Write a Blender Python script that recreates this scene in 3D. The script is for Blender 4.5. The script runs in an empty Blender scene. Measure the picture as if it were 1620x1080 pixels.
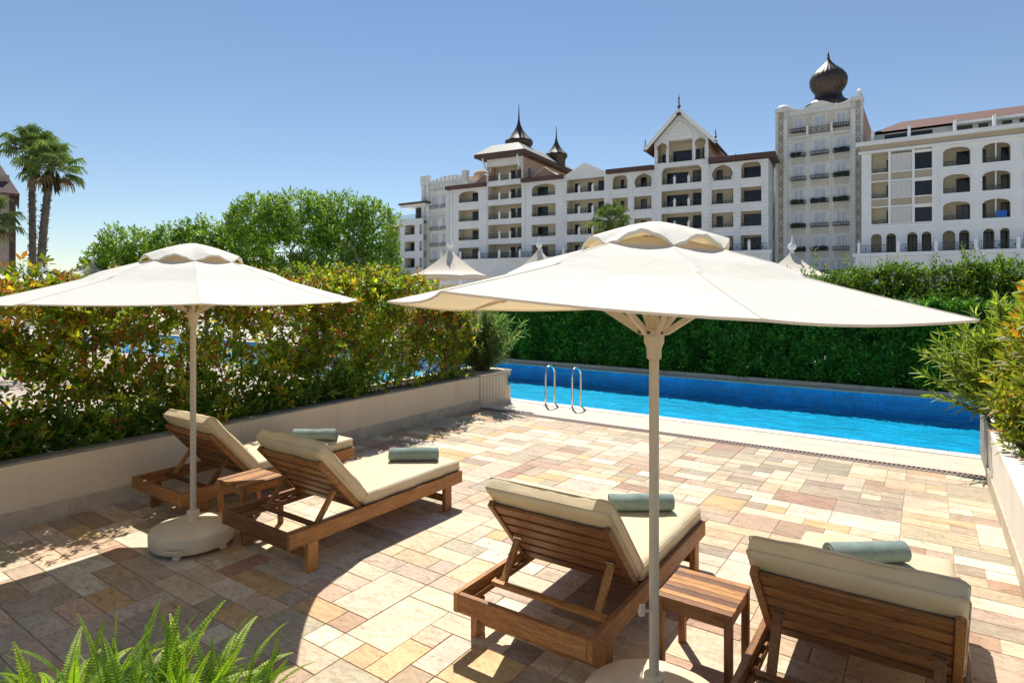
import bpy, bmesh, math, random
import numpy as np
from mathutils import Vector, Matrix, noise
from mathutils.geometry import tessellate_polygon

rng = np.random.default_rng(7)
random.seed(7)
PI = math.pi
R = math.radians
scene = bpy.context.scene
COL = scene.collection

# ------------------------------------------------------------------ camera figures
F_PX, U0, HORIZON, CAM_H = 951.0, 810.0, 462.0, 2.2
YAW = R(34.56)
SY, CY = math.sin(YAW), math.cos(YAW)

def ray(u):
    t = (u - U0) / F_PX
    return (-SY + t * CY, CY + t * SY)

def at_depth(u, d):
    dx, dy = ray(u)
    return (dx * d, dy * d)

# ------------------------------------------------------------------ tagging
def tag(o, label=None, cat=None, group=None, kind=None):
    if label: o['label'] = label
    if cat: o['category'] = cat
    if group: o['group'] = group
    if kind: o['kind'] = kind
    return o

def empty(name, loc=(0, 0, 0), rz=0.0, label=None, cat=None, group=None):
    o = bpy.data.objects.new(name, None)
    o.empty_display_size = 0.2
    COL.objects.link(o)
    o.location = loc
    o.rotation_euler = (0, 0, rz)
    return tag(o, label, cat, group)

def copy_tree(o, parent=None):
    c = o.copy()
    COL.objects.link(c)
    if parent is not None:
        c.parent = parent
    for ch in list(o.children):
        copy_tree(ch, c)
    return c

# ------------------------------------------------------------------ mesh builder
class MB:
    def __init__(self):
        self.v, self.f, self.m, self.c = [], [], [], []
        self.mi = 0
        self.col = (1.0, 1.0, 1.0)
    def quad_pts(self, pts):
        b = len(self.v)
        for p in pts:
            self.v.append(tuple(p)); self.c.append(self.col)
        self.f.append(tuple(range(b, b + len(pts)))); self.m.append(self.mi)
    def add(self, verts, faces):
        b = len(self.v)
        for p in verts:
            self.v.append(tuple(p)); self.c.append(self.col)
        for f in faces:
            self.f.append(tuple(b + i for i in f)); self.m.append(self.mi)
    def box(self, x0, x1, y0, y1, z0, z1):
        V = [(x0,y0,z0),(x1,y0,z0),(x1,y1,z0),(x0,y1,z0),(x0,y0,z1),(x1,y0,z1),(x1,y1,z1),(x0,y1,z1)]
        self.add(V, [(0,3,2,1),(4,5,6,7),(0,1,5,4),(1,2,6,5),(2,3,7,6),(3,0,4,7)])
    def bar(self, p, q, w, h, up=(0, 0, 1)):
        """rectangular bar from p to q: w across, h along up."""
        p, q = Vector(p), Vector(q)
        d = (q - p).normalized()
        s = d.cross(Vector(up))
        if s.length < 1e-5: s = d.cross(Vector((1, 0, 0)))
        s.normalize()
        n = s.cross(d).normalized()
        V = []
        for e in (p, q):
            for a, b in ((-1,-1),(1,-1),(1,1),(-1,1)):
                V.append(e + s * (a * w / 2) + n * (b * h / 2))
        self.add(V, [(0,1,2,3),(7,6,5,4),(0,4,5,1),(1,5,6,2),(2,6,7,3),(3,7,4,0)])
    def tube(self, pts, r, seg=8, caps=True):
        pts = [Vector(p) for p in pts]
        n = len(pts)
        rr = r if isinstance(r, (list, tuple)) else [r] * n
        V, Fc = [], []
        prev = None
        for i, p in enumerate(pts):
            d = (pts[min(i + 1, n - 1)] - pts[max(i - 1, 0)])
            if d.length < 1e-9: d = Vector((0, 0, 1))
            d.normalize()
            if prev is None:
                a = d.cross(Vector((0, 0, 1)))
                if a.length < 1e-3: a = d.cross(Vector((1, 0, 0)))
            else:
                a = prev - d * prev.dot(d)
            a.normalize(); prev = a
            b = d.cross(a)
            for k in range(seg):
                t = 2 * PI * k / seg
                V.append(p + (a * math.cos(t) + b * math.sin(t)) * rr[i])
        for i in range(n - 1):
            for k in range(seg):
                k2 = (k + 1) % seg
                Fc.append((i*seg+k, i*seg+k2, (i+1)*seg+k2, (i+1)*seg+k))
        if caps:
            Fc.append(tuple(reversed(range(seg)))); Fc.append(tuple((n-1)*seg + k for k in range(seg)))
        self.add(V, Fc)
    def lathe(self, prof, seg=32, cx=0, cy=0, ribs=0, amp=0.0):
        V, Fc = [], []
        for (r, z) in prof:
            for k in range(seg):
                t = 2 * PI * k / seg
                q = r * (1 + (amp * abs(math.cos(ribs * t / 2)) if ribs else 0))
                V.append((cx + q * math.cos(t), cy + q * math.sin(t), z))
        n = len(prof)
        for i in range(n - 1):
            for k in range(seg):
                k2 = (k + 1) % seg
                Fc.append((i*seg+k, i*seg+k2, (i+1)*seg+k2, (i+1)*seg+k))
        if prof[0][0] > 1e-4: Fc.append(tuple(reversed(range(seg))))
        if prof[-1][0] > 1e-4: Fc.append(tuple((n-1)*seg + k for k in range(seg)))
        self.add(V, Fc)
    def panel(self, outer, holes, y0, th):
        """wall sheet in the xz plane with holes, front at y0, back at y0+th"""
        polys = [[Vector((x, z, 0)) for x, z in outer]] + [[Vector((x, z, 0)) for x, z in h] for h in holes]
        flat = [p for pl in polys for p in pl]
        tris = tessellate_polygon(polys)
        n = len(flat)
        V = [(p.x, y0, p.y) for p in flat] + [(p.x, y0 + th, p.y) for p in flat]
        Fc = []
        for t in tris:
            a, b, c = t
            cr = (flat[b] - flat[a]).cross(flat[c] - flat[a]).z
            if cr < 0: a, b, c = a, c, b
            Fc.append((a, b, c))            # normal -y
            Fc.append((c + n, b + n, a + n))
        s = 0
        for pi, pl in enumerate(polys):
            k = len(pl)
            for i in range(k):
                j = (i + 1) % k
                Fc.append((s + j, s + i, s + i + n, s + j + n))
            s += k
        self.add(V, Fc)
    def build(self, name, mats, parent=None, smooth=False, bevel=0.0, auto=None, seg=2):
        me = bpy.data.meshes.new(name)
        me.from_pydata(self.v, [], self.f)
        if not isinstance(mats, (list, tuple)): mats = [mats]
        for m in mats: me.materials.append(m)
        if len(mats) > 1:
            me.polygons.foreach_set('material_index', np.array(self.m, dtype=np.int32))
        ca = me.color_attributes.new('Col', 'FLOAT_COLOR', 'POINT')
        cc = np.ones((len(self.v), 4), dtype=np.float32)
        cc[:, :3] = np.array(self.c, dtype=np.float32).reshape(-1, 3)
        ca.data.foreach_set('color', cc.ravel())
        if smooth:
            me.polygons.foreach_set('use_smooth', np.ones(len(me.polygons), dtype=bool))
        me.update()
        o = bpy.data.objects.new(name, me)
        COL.objects.link(o)
        if parent is not None: o.parent = parent
        if smooth and auto:
            try: me.set_sharp_from_angle(angle=R(auto))
            except Exception: pass
        if bevel > 0:
            b = o.modifiers.new('Bevel', 'BEVEL'); b.width = bevel; b.segments = seg; b.limit_method = 'ANGLE'; b.angle_limit = R(40)
        return o

def np_mesh(name, V, Fq, C, mat, parent=None, smooth=False):
    me = bpy.data.meshes.new(name)
    nv, nf, k = len(V), len(Fq), Fq.shape[1]
    me.vertices.add(nv); me.vertices.foreach_set('co', V.astype(np.float32).ravel())
    me.loops.add(nf * k); me.loops.foreach_set('vertex_index', Fq.astype(np.int32).ravel())
    me.polygons.add(nf)
    me.polygons.foreach_set('loop_start', (np.arange(nf) * k).astype(np.int32))
    me.polygons.foreach_set('loop_total', np.full(nf, k, dtype=np.int32))
    if smooth: me.polygons.foreach_set('use_smooth', np.ones(nf, dtype=bool))
    ca = me.color_attributes.new('Col', 'FLOAT_COLOR', 'POINT')
    cc = np.ones((nv, 4), dtype=np.float32); cc[:, :3] = C
    ca.data.foreach_set('color', cc.ravel())
    me.materials.append(mat)
    me.update(calc_edges=True); me.validate()
    o = bpy.data.objects.new(name, me); COL.objects.link(o)
    if parent is not None: o.parent = parent
    return o

# ------------------------------------------------------------------ materials
def new_mat(name):
    m = bpy.data.materials.new(name); m.use_nodes = True
    nt = m.node_tree
    b = nt.nodes['Principled BSDF']
    return m, nt, b
def nd(nt, t, **kw):
    n = nt.nodes.new(t)
    for k, v in kw.items():
        if hasattr(n, k) and not k.startswith('i_'): setattr(n, k, v)
    return n
def lk(nt, a, b): nt.links.new(a, b)
def mixc(nt, fac, a, b, mode='MIX'):
    n = nt.nodes.new('ShaderNodeMix'); n.data_type = 'RGBA'; n.blend_type = mode
    for s, v in ((0, fac), (6, a), (7, b)):
        if hasattr(v, 'is_linked') or hasattr(v, 'links'): nt.links.new(v, n.inputs[s])
        else:
            n.inputs[s].default_value = v if s == 0 else (*v, 1)
    return n.outputs[2]
def ramp(nt, src, stops):
    n = nt.nodes.new('ShaderNodeValToRGB')
    e = n.color_ramp.elements
    while len(e) > len(stops): e.remove(e[-1])
    while len(e) < len(stops): e.new(0.5)
    for i, (p, c) in enumerate(stops):
        e[i].position = p
        e[i].color = (*c, 1) if isinstance(c, (tuple, list)) else (c, c, c, 1)
    nt.links.new(src, n.inputs[0])
    return n.outputs[0]
def coords(nt, scale=(1, 1, 1), kind='Object'):
    t = nt.nodes.new('ShaderNodeTexCoord'); mp = nt.nodes.new('ShaderNodeMapping')
    mp.inputs['Scale'].default_value = scale
    nt.links.new(t.outputs[kind], mp.inputs[0])
    return mp.outputs[0]
def tex_noise(nt, vec, scale, detail=4, rough=0.55, dist=0.0):
    n = nt.nodes.new('ShaderNodeTexNoise')
    n.inputs['Scale'].default_value = scale; n.inputs['Detail'].default_value = detail
    n.inputs['Roughness'].default_value = rough; n.inputs['Distortion'].default_value = dist
    if vec is not None: nt.links.new(vec, n.inputs['Vector'])
    return n.outputs['Fac']
def bump(nt, b, h, strength=0.3, dist=0.01):
    n = nt.nodes.new('ShaderNodeBump'); n.inputs['Strength'].default_value = strength; n.inputs['Distance'].default_value = dist
    nt.links.new(h, n.inputs['Height']); nt.links.new(n.outputs[0], b.inputs['Normal'])
def attr(nt, name='Col'):
    n = nt.nodes.new('ShaderNodeAttribute'); n.attribute_name = name
    return n

def plain(name, col, rough=0.6, var=0.12, scale=6.0, bmp=0.15, metallic=0.0, spec=0.5, dist=0.004, kind='Object'):
    m, nt, b = new_mat(name)
    v = coords(nt, kind=kind)
    n1 = tex_noise(nt, v, scale, 6, 0.65)
    lo = tuple(c * (1 - var) for c in col); hi = tuple(min(1, c * (1 + var)) for c in col)
    lk(nt, ramp(nt, n1, [(0.3, lo), (0.7, hi)]), b.inputs['Base Color'])
    b.inputs['Roughness'].default_value = rough; b.inputs['Metallic'].default_value = metallic
    b.inputs['Specular IOR Level'].default_value = spec
    if bmp > 0: bump(nt, b, tex_noise(nt, v, scale * 7, 4), bmp, dist)
    return m

def wood(name, scale, dark=1.0):
    m, nt, b = new_mat(name)
    a = attr(nt)
    t = nt.nodes.new('ShaderNodeTexCoord')
    add = nt.nodes.new('ShaderNodeVectorMath'); add.operation = 'ADD'
    mul = nt.nodes.new('ShaderNodeVectorMath'); mul.operation = 'MULTIPLY'; mul.inputs[1].default_value = (7.3, 5.1, 9.7)
    lk(nt, a.outputs['Color'], mul.inputs[0]); lk(nt, t.outputs['Object'], add.inputs[0]); lk(nt, mul.outputs[0], add.inputs[1])
    mp = nt.nodes.new('ShaderNodeMapping'); mp.inputs['Scale'].default_value = scale
    lk(nt, add.outputs[0], mp.inputs[0])
    n1 = tex_noise(nt, mp.outputs[0], 6.0, 8, 0.7, 0.8)
    n2 = tex_noise(nt, mp.outputs[0], 26.0, 5, 0.7)
    c1 = ramp(nt, n1, [(0.28, (0.14, 0.052, 0.016)), (0.46, (0.28, 0.118, 0.036)), (0.6, (0.36, 0.165, 0.055)), (0.78, (0.46, 0.24, 0.095))])
    c2 = mixc(nt, 1.0, c1, ramp(nt, n2, [(0.35, 0.62), (0.6, 1.08)]), 'MULTIPLY')
    sep = nt.nodes.new('ShaderNodeSeparateColor'); lk(nt, a.outputs['Color'], sep.inputs[0])
    c3 = mixc(nt, 1.0, c2, ramp(nt, sep.outputs[0], [(0.0, (0.52, 0.46, 0.46)), (0.4, (1.0, 1.0, 1.0)), (1.0, (1.9, 2.0, 1.75))]), 'MULTIPLY')
    lk(nt, c3, b.inputs['Base Color'])
    lk(nt, ramp(nt, n2, [(0.3, 0.62), (0.7, 0.42)]), b.inputs['Roughness'])
    b.inputs['Specular IOR Level'].default_value = 0.4
    bump(nt, b, n2, 0.25, 0.002)
    return m

def leaf_mat(name, trans=0.35, rough=0.42, spec=0.45, tboost=(1.3, 1.35, 0.6)):
    m = bpy.data.materials.new(name); m.use_nodes = True
    nt = m.node_tree; b = nt.nodes['Principled BSDF']; out = nt.nodes['Material Output']
    a = attr(nt)
    v = coords(nt)
    n = tex_noise(nt, v, 9.0, 3)
    c = mixc(nt, 1.0, a.outputs['Color'], ramp(nt, n, [(0.3, 0.72), (0.7, 1.25)]), 'MULTIPLY')
    lk(nt, c, b.inputs['Base Color'])
    b.inputs['Roughness'].default_value = rough; b.inputs['Specular IOR Level'].default_value = spec
    tr = nt.nodes.new('ShaderNodeBsdfTranslucent')
    lk(nt, mixc(nt, 1.0, c, tboost, 'MULTIPLY'), tr.inputs[0])
    mx = nt.nodes.new('ShaderNodeMixShader'); mx.inputs[0].default_value = trans
    lk(nt, b.outputs[0], mx.inputs[1]); lk(nt, tr.outputs[0], mx.inputs[2]); lk(nt, mx.outputs[0], out.inputs[0])
    return m

M = {}
M['wood_x'] = wood('teak_across', (0.9, 9, 9))
M['wood_y'] = wood('teak_along', (9, 0.9, 9))
M['wood_z'] = wood('teak_upright', (9, 9, 0.9))
def stained(name, col):
    m, nt, b = new_mat(name)
    v = coords(nt)
    n1 = tex_noise(nt, v, 1.6, 6, 0.65); n2 = tex_noise(nt, coords(nt, (1.6, 1.6, 0.30)), 1.7, 7, 0.72); n3 = tex_noise(nt, v, 7.0, 6, 0.7)
    c = ramp(nt, n1, [(0.3, tuple(x * .95 for x in col)), (0.7, tuple(min(1, x * 1.05) for x in col))])
    c = mixc(nt, 1.0, c, ramp(nt, n2, [(0.30, (.84, .81, .76)), (0.46, (1, 1, 1)), (1.0, (1.03, 1.03, 1.03))]), 'MULTIPLY')
    c = mixc(nt, 1.0, c, ramp(nt, n3, [(0.28, (.88, .86, .83)), (0.40, (1, 1, 1))]), 'MULTIPLY')
    lk(nt, c, b.inputs['Base Color']); b.inputs['Roughness'].default_value = .85
    bump(nt, b, tex_noise(nt, v, 60, 4), .25, .003)
    return m
M['stucco'] = stained('cream_render', (0.74, 0.60, 0.42))
M['stucco_white'] = stained('white_render', (0.76, 0.69, 0.58))
M['rim'] = plain('grey_concrete_rim', (0.25, 0.23, 0.19), 0.9, 0.3, 7, 0.5)
M['plinth'] = plain('travertine_plinth', (0.50, 0.41, 0.30), 0.6, 0.22, 5, 0.2)
M['coping'] = plain('travertine_coping', (0.62, 0.52, 0.39), 0.6, 0.14, 4, 0.2)
M['coping_edge'] = plain('pale_coping_edge', (0.78, 0.72, 0.62), 0.5, 0.06, 5, 0.15)
M['soil'] = plain('dark_soil', (0.07, 0.05, 0.035), 0.95, 0.4, 14, 0.8, dist=0.02)
M['grate'] = plain('brown_grate', (0.20, 0.125, 0.10), 0.6, 0.2, 20, 0.2)
M['trough'] = plain('dark_trough', (0.02, 0.018, 0.016), 0.9, 0.2, 20, 0)
M['grout'] = plain('pale_grout', (0.46, 0.39, 0.30), 0.9, 0.15, 10, 0.3)
M['beige_paint'] = plain('beige_painted_metal', (0.56, 0.48, 0.36), 0.42, 0.06, 18, 0.05)
M['resin'] = plain('beige_resin', (0.72, 0.60, 0.42), 0.55, 0.10, 5, 0.15)
M['rust'] = plain('rusty_bolt', (0.10, 0.05, 0.03), 0.7, 0.3, 30, 0.2)
M['steel'] = plain('polished_steel', (0.62, 0.61, 0.58), 0.18, 0.06, 20, 0.0, metallic=1.0)
M['bark'] = plain('brown_bark', (0.13, 0.085, 0.055), 0.9, 0.4, 12, 0.6, dist=0.02)
M['bark_pale'] = plain('pale_bark', (0.30, 0.25, 0.19), 0.9, 0.3, 6, 0.6, dist=0.02)
M['palm_bark'] = plain('palm_bark', (0.13, 0.11, 0.09), 0.9, 0.45, 4, 0.8, dist=0.05)
M['leaf'] = leaf_mat('hedge_leaf', 0.56)
M['laurel'] = leaf_mat('laurel_leaf', 0.42, 0.42, 0.35)
M['tree_leaf'] = leaf_mat('tree_leaf', 0.38)
M['palm_leaf'] = leaf_mat('palm_leaf', 0.30, 0.6, 0.2)
M['fern_leaf'] = leaf_mat('fern_leaf', 0.5, 0.5, 0.35)
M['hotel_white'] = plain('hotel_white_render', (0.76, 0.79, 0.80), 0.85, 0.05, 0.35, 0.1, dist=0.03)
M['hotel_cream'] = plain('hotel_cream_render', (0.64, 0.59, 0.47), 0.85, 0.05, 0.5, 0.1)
M['hotel_beige'] = plain('hotel_beige_stone', (0.62, 0.58, 0.50), 0.85, 0.08, 0.4, 0.1)
M['hotel_tan'] = plain('hotel_tan_band', (0.42, 0.36, 0.27), 0.85, 0.06, 0.4, 0.1)
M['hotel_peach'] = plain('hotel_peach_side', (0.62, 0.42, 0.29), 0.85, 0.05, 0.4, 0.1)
M['eave'] = plain('dark_red_eave', (0.095, 0.05, 0.042), 0.7, 0.2, 0.8, 0.1)
M['roof_metal'] = plain('weathered_roof_sheet', (0.30, 0.29, 0.24), 0.55, 0.2, 1.0, 0.1)
M['dome'] = plain('dark_copper_dome', (0.085, 0.062, 0.048), 0.45, 0.35, 0.9, 0.1, metallic=0.55)
M['dark_frame'] = plain('dark_brown_frame', (0.03, 0.022, 0.018), 0.5, 0.2, 3, 0)
M['white_frame'] = plain('white_painted_frame', (0.80, 0.81, 0.80), 0.6, 0.05, 2, 0)
M['iron'] = plain('dark_iron_railing', (0.03, 0.032, 0.035), 0.5, 0.2, 3, 0)
M['tent'] = plain('cream_tent_canvas', (0.66, 0.58, 0.45), 0.7, 0.05, 1.2, 0.1)
M['grey_wall'] = plain('rough_pinkish_wall', (0.36, 0.29, 0.25), 0.9, 0.22, 1.5, 0.4, dist=0.05)
M['dark_wood'] = plain('dark_timber', (0.05, 0.032, 0.024), 0.7, 0.3, 2, 0.1)
M['petal_white'] = leaf_mat('white_petal', 0.3, 0.5, 0.3, (1, 1, 1))

def glass_mat(name, col, rough=0.06):
    m, nt, b = new_mat(name)
    v = coords(nt)
    n = tex_noise(nt, v, 0.7, 3)
    lk(nt, ramp(nt, n, [(0.3, tuple(c * 0.5 for c in col)), (0.7, col)]), b.inputs['Base Color'])
    b.inputs['Roughness'].default_value = rough; b.inputs['Specular IOR Level'].default_value = 0.35
    return m
M['glass'] = glass_mat('dark_door_glass', (0.020, 0.022, 0.026))
M['glass_curtain'] = glass_mat('curtained_door_glass', (0.17, 0.155, 0.13), 0.12)
M['glass_sky_tint'] = glass_mat('sky_tinted_door_glass', (0.03, 0.045, 0.07), 0.05)  # blue in the colour stands in for reflection on the panes
M['blue_cloth'] = plain('blue_cloth', (0.03, 0.12, 0.45), 0.9, 0.1, 4, 0)
M['shutter'] = plain('pale_louvred_shutter', (0.50, 0.54, 0.60), 0.5, 0.1, 1.2, 0)

# roof tiles
m, nt, b = new_mat('terracotta_tiles')
v = coords(nt)
w = nt.nodes.new('ShaderNodeTexWave'); w.inputs['Scale'].default_value = 1.6; w.inputs['Distortion'].default_value = 0.6
lk(nt, v, w.inputs['Vector'])
c = mixc(nt, tex_noise(nt, v, 1.3, 5), (0.12, 0.05, 0.035), (0.21, 0.095, 0.065))
lk(nt, mixc(nt, 1.0, c, ramp(nt, w.outputs['Fac'], [(0.1, 0.55), (0.6, 1.05)]), 'MULTIPLY'), b.inputs['Base Color'])
b.inputs['Roughness'].default_value = 0.85
M['tiles'] = m

# ribbed roof of the pavilion: standing seams
m, nt, b = new_mat('seamed_roof')
v = coords(nt)
w = nt.nodes.new('ShaderNodeTexWave'); w.inputs['Scale'].default_value = 0.42; w.inputs['Distortion'].default_value = 0.0
lk(nt, v, w.inputs['Vector'])
c = mixc(nt, tex_noise(nt, v, 0.8, 5), (0.26, 0.24, 0.19), (0.40, 0.38, 0.31))
lk(nt, mixc(nt, 1.0, c, ramp(nt, w.outputs['Fac'], [(0.08, 0.35), (0.3, 1.0)]), 'MULTIPLY'), b.inputs['Base Color'])
b.inputs['Roughness'].default_value = 0.6
M['seamed'] = m

# rustic masonry for the hotel (shallow block joints)
def rustic(name, col):
    m, nt, b = new_mat(name)
    t = nt.nodes.new('ShaderNodeTexCoord'); sp = nt.nodes.new('ShaderNodeSeparateXYZ'); cb = nt.nodes.new('ShaderNodeCombineXYZ')
    ad = nt.nodes.new('ShaderNodeMath'); ad.operation = 'ADD'
    lk(nt, t.outputs['Object'], sp.inputs[0]); lk(nt, sp.outputs[0], ad.inputs[0]); lk(nt, sp.outputs[1], ad.inputs[1])
    lk(nt, ad.outputs[0], cb.inputs[0]); lk(nt, sp.outputs[2], cb.inputs[1])
    br = nt.nodes.new('ShaderNodeTexBrick'); br.inputs['Scale'].default_value = 1.0
    br.inputs['Brick Width'].default_value = 1.5; br.inputs['Row Height'].default_value = 0.55; br.inputs['Mortar Size'].default_value = 0.035
    br.inputs['Color1'].default_value = (*col, 1); br.inputs['Color2'].default_value = (*[c * 0.97 for c in col], 1)
    br.inputs['Mortar'].default_value = (*[c * 0.84 for c in col], 1)
    lk(nt, cb.outputs[0], br.inputs['Vector'])
    n = tex_noise(nt, t.outputs['Object'], 0.35, 5)
    lk(nt, mixc(nt, 1.0, br.outputs['Color'], ramp(nt, n, [(0.3, 0.9), (0.7, 1.06)]), 'MULTIPLY'), b.inputs['Base Color'])
    b.inputs['Roughness'].default_value = 0.85
    return m
M['rustic_white'] = rustic('white_block_render', (0.76, 0.78, 0.78))
M['rustic_beige'] = rustic('beige_block_render', (0.78, 0.79, 0.76))

# canvas of the parasols
def canvas(name, col, tcol, tfac):
    m = bpy.data.materials.new(name); m.use_nodes = True
    nt = m.node_tree; b = nt.nodes['Principled BSDF']; out = nt.nodes['Material Output']
    v = coords(nt)
    n = tex_noise(nt, v, 2.2, 6, 0.6); n2 = tex_noise(nt, v, 260.0, 2); n3 = tex_noise(nt, v, 5.0, 4, 0.7)
    c = mixc(nt, ramp(nt, n3, [(0.45, 0.0), (0.75, 0.35)]), col, tuple(x * y for x, y in zip(col, (0.88, 0.85, 0.78))))
    c = mixc(nt, 1.0, c, ramp(nt, n, [(0.3, 0.95), (0.7, 1.03)]), 'MULTIPLY')
    lk(nt, c, b.inputs['Base Color']); b.inputs['Roughness'].default_value = 0.85; b.inputs['Specular IOR Level'].default_value = 0.2
    cr_ = nt.nodes.new('ShaderNodeMath'); cr_.operation = 'MULTIPLY_ADD'; cr_.inputs[1].default_value = 0.04
    lk(nt, n2, cr_.inputs[0]); lk(nt, tex_noise(nt, v, 4.5, 3, 0.5, 1.5), cr_.inputs[2]); bump(nt, b, cr_.outputs[0], 0.35, 0.02)
    tr = nt.nodes.new('ShaderNodeBsdfTranslucent'); tr.inputs[0].default_value = (*tcol, 1)
    mx = nt.nodes.new('ShaderNodeMixShader'); mx.inputs[0].default_value = tfac
    lk(nt, b.outputs[0], mx.inputs[1]); lk(nt, tr.outputs[0], mx.inputs[2]); lk(nt, mx.outputs[0], out.inputs[0])
    return m
M['canvas'] = canvas('cream_canvas', (0.85, 0.825, 0.735), (0.72, 0.52, 0.26), 0.23)

# cushions
m, nt, b = new_mat('cream_cushion')
v = coords(nt)
n = tex_noise(nt, v, 3.0, 5); n2 = tex_noise(nt, v, 9.0, 3, 0.5, 1.0); n3 = tex_noise(nt, v, 300.0, 2)
lk(nt, ramp(nt, n, [(0.3, (0.60, 0.485, 0.295)), (0.7, (0.66, 0.55, 0.355))]), b.inputs['Base Color'])
b.inputs['Roughness'].default_value = 0.5; b.inputs['Specular IOR Level'].default_value = 0.4
mx = nt.nodes.new('ShaderNodeMath'); mx.operation = 'MULTIPLY_ADD'; mx.inputs[1].default_value = 0.03
lk(nt, n3, mx.inputs[0]); lk(nt, n2, mx.inputs[2])
bump(nt, b, mx.outputs[0], 0.35, 0.012)
M['cushion'] = m
M['piping'] = plain('cushion_piping', (0.55, 0.45, 0.29), 0.6, 0.1, 10, 0)
# towel
m, nt, b = new_mat('sage_towel')
v = coords(nt)
n = tex_noise(nt, v, 10.0, 4); n2 = tex_noise(nt, v, 220.0, 3)
lk(nt, mixc(nt, 1.0, ramp(nt, n, [(0.3, (0.185, 0.245, 0.212)), (0.7, (0.275, 0.345, 0.305))]), ramp(nt, n2, [(0.3, 0.75), (0.7, 1.15)]), 'MULTIPLY'), b.inputs['Base Color'])
b.inputs['Roughness'].default_value = 0.95; b.inputs['Sheen Weight'].default_value = 0.3; b.inputs['Specular IOR Level'].default_value = 0.1
bump(nt, b, n2, 0.6, 0.004)
M['towel'] = m

# paving stones (each stone carries its own colour)
m, nt, b = new_mat('travertine_paving')
a = attr(nt); v = coords(nt)
pa = nt.nodes.new('ShaderNodeVectorMath'); pa.operation = 'MULTIPLY_ADD'; pa.inputs[1].default_value = (41, 53, 67)
lk(nt, a.outputs['Color'], pa.inputs[0]); lk(nt, coords(nt, (1, 2.6, 1)), pa.inputs[2])
n1 = tex_noise(nt, pa.outputs[0], 4.2, 9, 0.74, 1.6)
n2 = tex_noise(nt, v, 34.0, 6, 0.75)
n3 = tex_noise(nt, v, 1.1, 3)
c = mixc(nt, 1.0, a.outputs['Color'], ramp(nt, n1, [(0.27, (0.46, 0.385, 0.31)), (0.42, (0.86, 0.82, 0.76)), (0.54, (1.04, 1.03, 1.0)), (0.74, (1.24, 1.26, 1.26))]), 'MULTIPLY')
c = mixc(nt, 1.0, c, ramp(nt, n2, [(0.30, (0.42, 0.37, 0.32)), (0.43, (0.95, 0.95, 0.94)), (0.7, (1.10, 1.10, 1.09))]), 'MULTIPLY')
c = mixc(nt, 1.0, c, ramp(nt, n3, [(0.3, 0.90), (0.7, 1.06)]), 'MULTIPLY')
lk(nt, c, b.inputs['Base Color'])
lk(nt, ramp(nt, n2, [(0.3, 0.75), (0.7, 0.5)]), b.inputs['Roughness']); b.inputs['Specular IOR Level'].default_value = 0.35
bump(nt, b, n2, 0.35, 0.003)
M['paving'] = m

# ground and terrace
m, nt, b = new_mat('earth_and_lawn')
v = coords(nt)
n = tex_noise(nt, v, 0.05, 6); n2 = tex_noise(nt, v, 3.0, 6)
c = mixc(nt, ramp(nt, n, [(0.45, 0.0), (0.6, 1.0)]), (0.07, 0.09, 0.03), (0.16, 0.13, 0.09))
lk(nt, mixc(nt, 1.0, c, ramp(nt, n2, [(0.3, 0.7), (0.7, 1.2)]), 'MULTIPLY'), b.inputs['Base Color']); b.inputs['Roughness'].default_value = 0.95
M['ground'] = m
m, nt, b = new_mat('pale_terrace_slabs')
v = coords(nt)
br = nt.nodes.new('ShaderNodeTexBrick'); br.inputs['Scale'].default_value = 1.0; br.inputs['Brick Width'].default_value = 0.6; br.inputs['Row Height'].default_value = 0.4; br.inputs['Mortar Size'].default_value = 0.006
br.inputs['Color1'].default_value = (0.66, 0.60, 0.52, 1); br.inputs['Color2'].default_value = (0.58, 0.51, 0.42, 1); br.inputs['Mortar'].default_value = (0.35, 0.3, 0.24, 1)
lk(nt, v, br.inputs['Vector'])
lk(nt, mixc(nt, 1.0, br.outputs['Color'], ramp(nt, tex_noise(nt, v, 2.0, 6), [(0.3, 0.8), (0.7, 1.1)]), 'MULTIPLY'), b.inputs['Base Color']); b.inputs['Roughness'].default_value = 0.8
M['terrace'] = m
m2 = m.copy(); m2.name = 'tan_terrace_slabs'
for n_ in m2.node_tree.nodes:
    if n_.type == 'TEX_BRICK':
        n_.inputs['Color1'].default_value = (0.52, 0.43, 0.35, 1); n_.inputs['Color2'].default_value = (0.40, 0.31, 0.24, 1)
M['terrace_tan'] = m2

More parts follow.
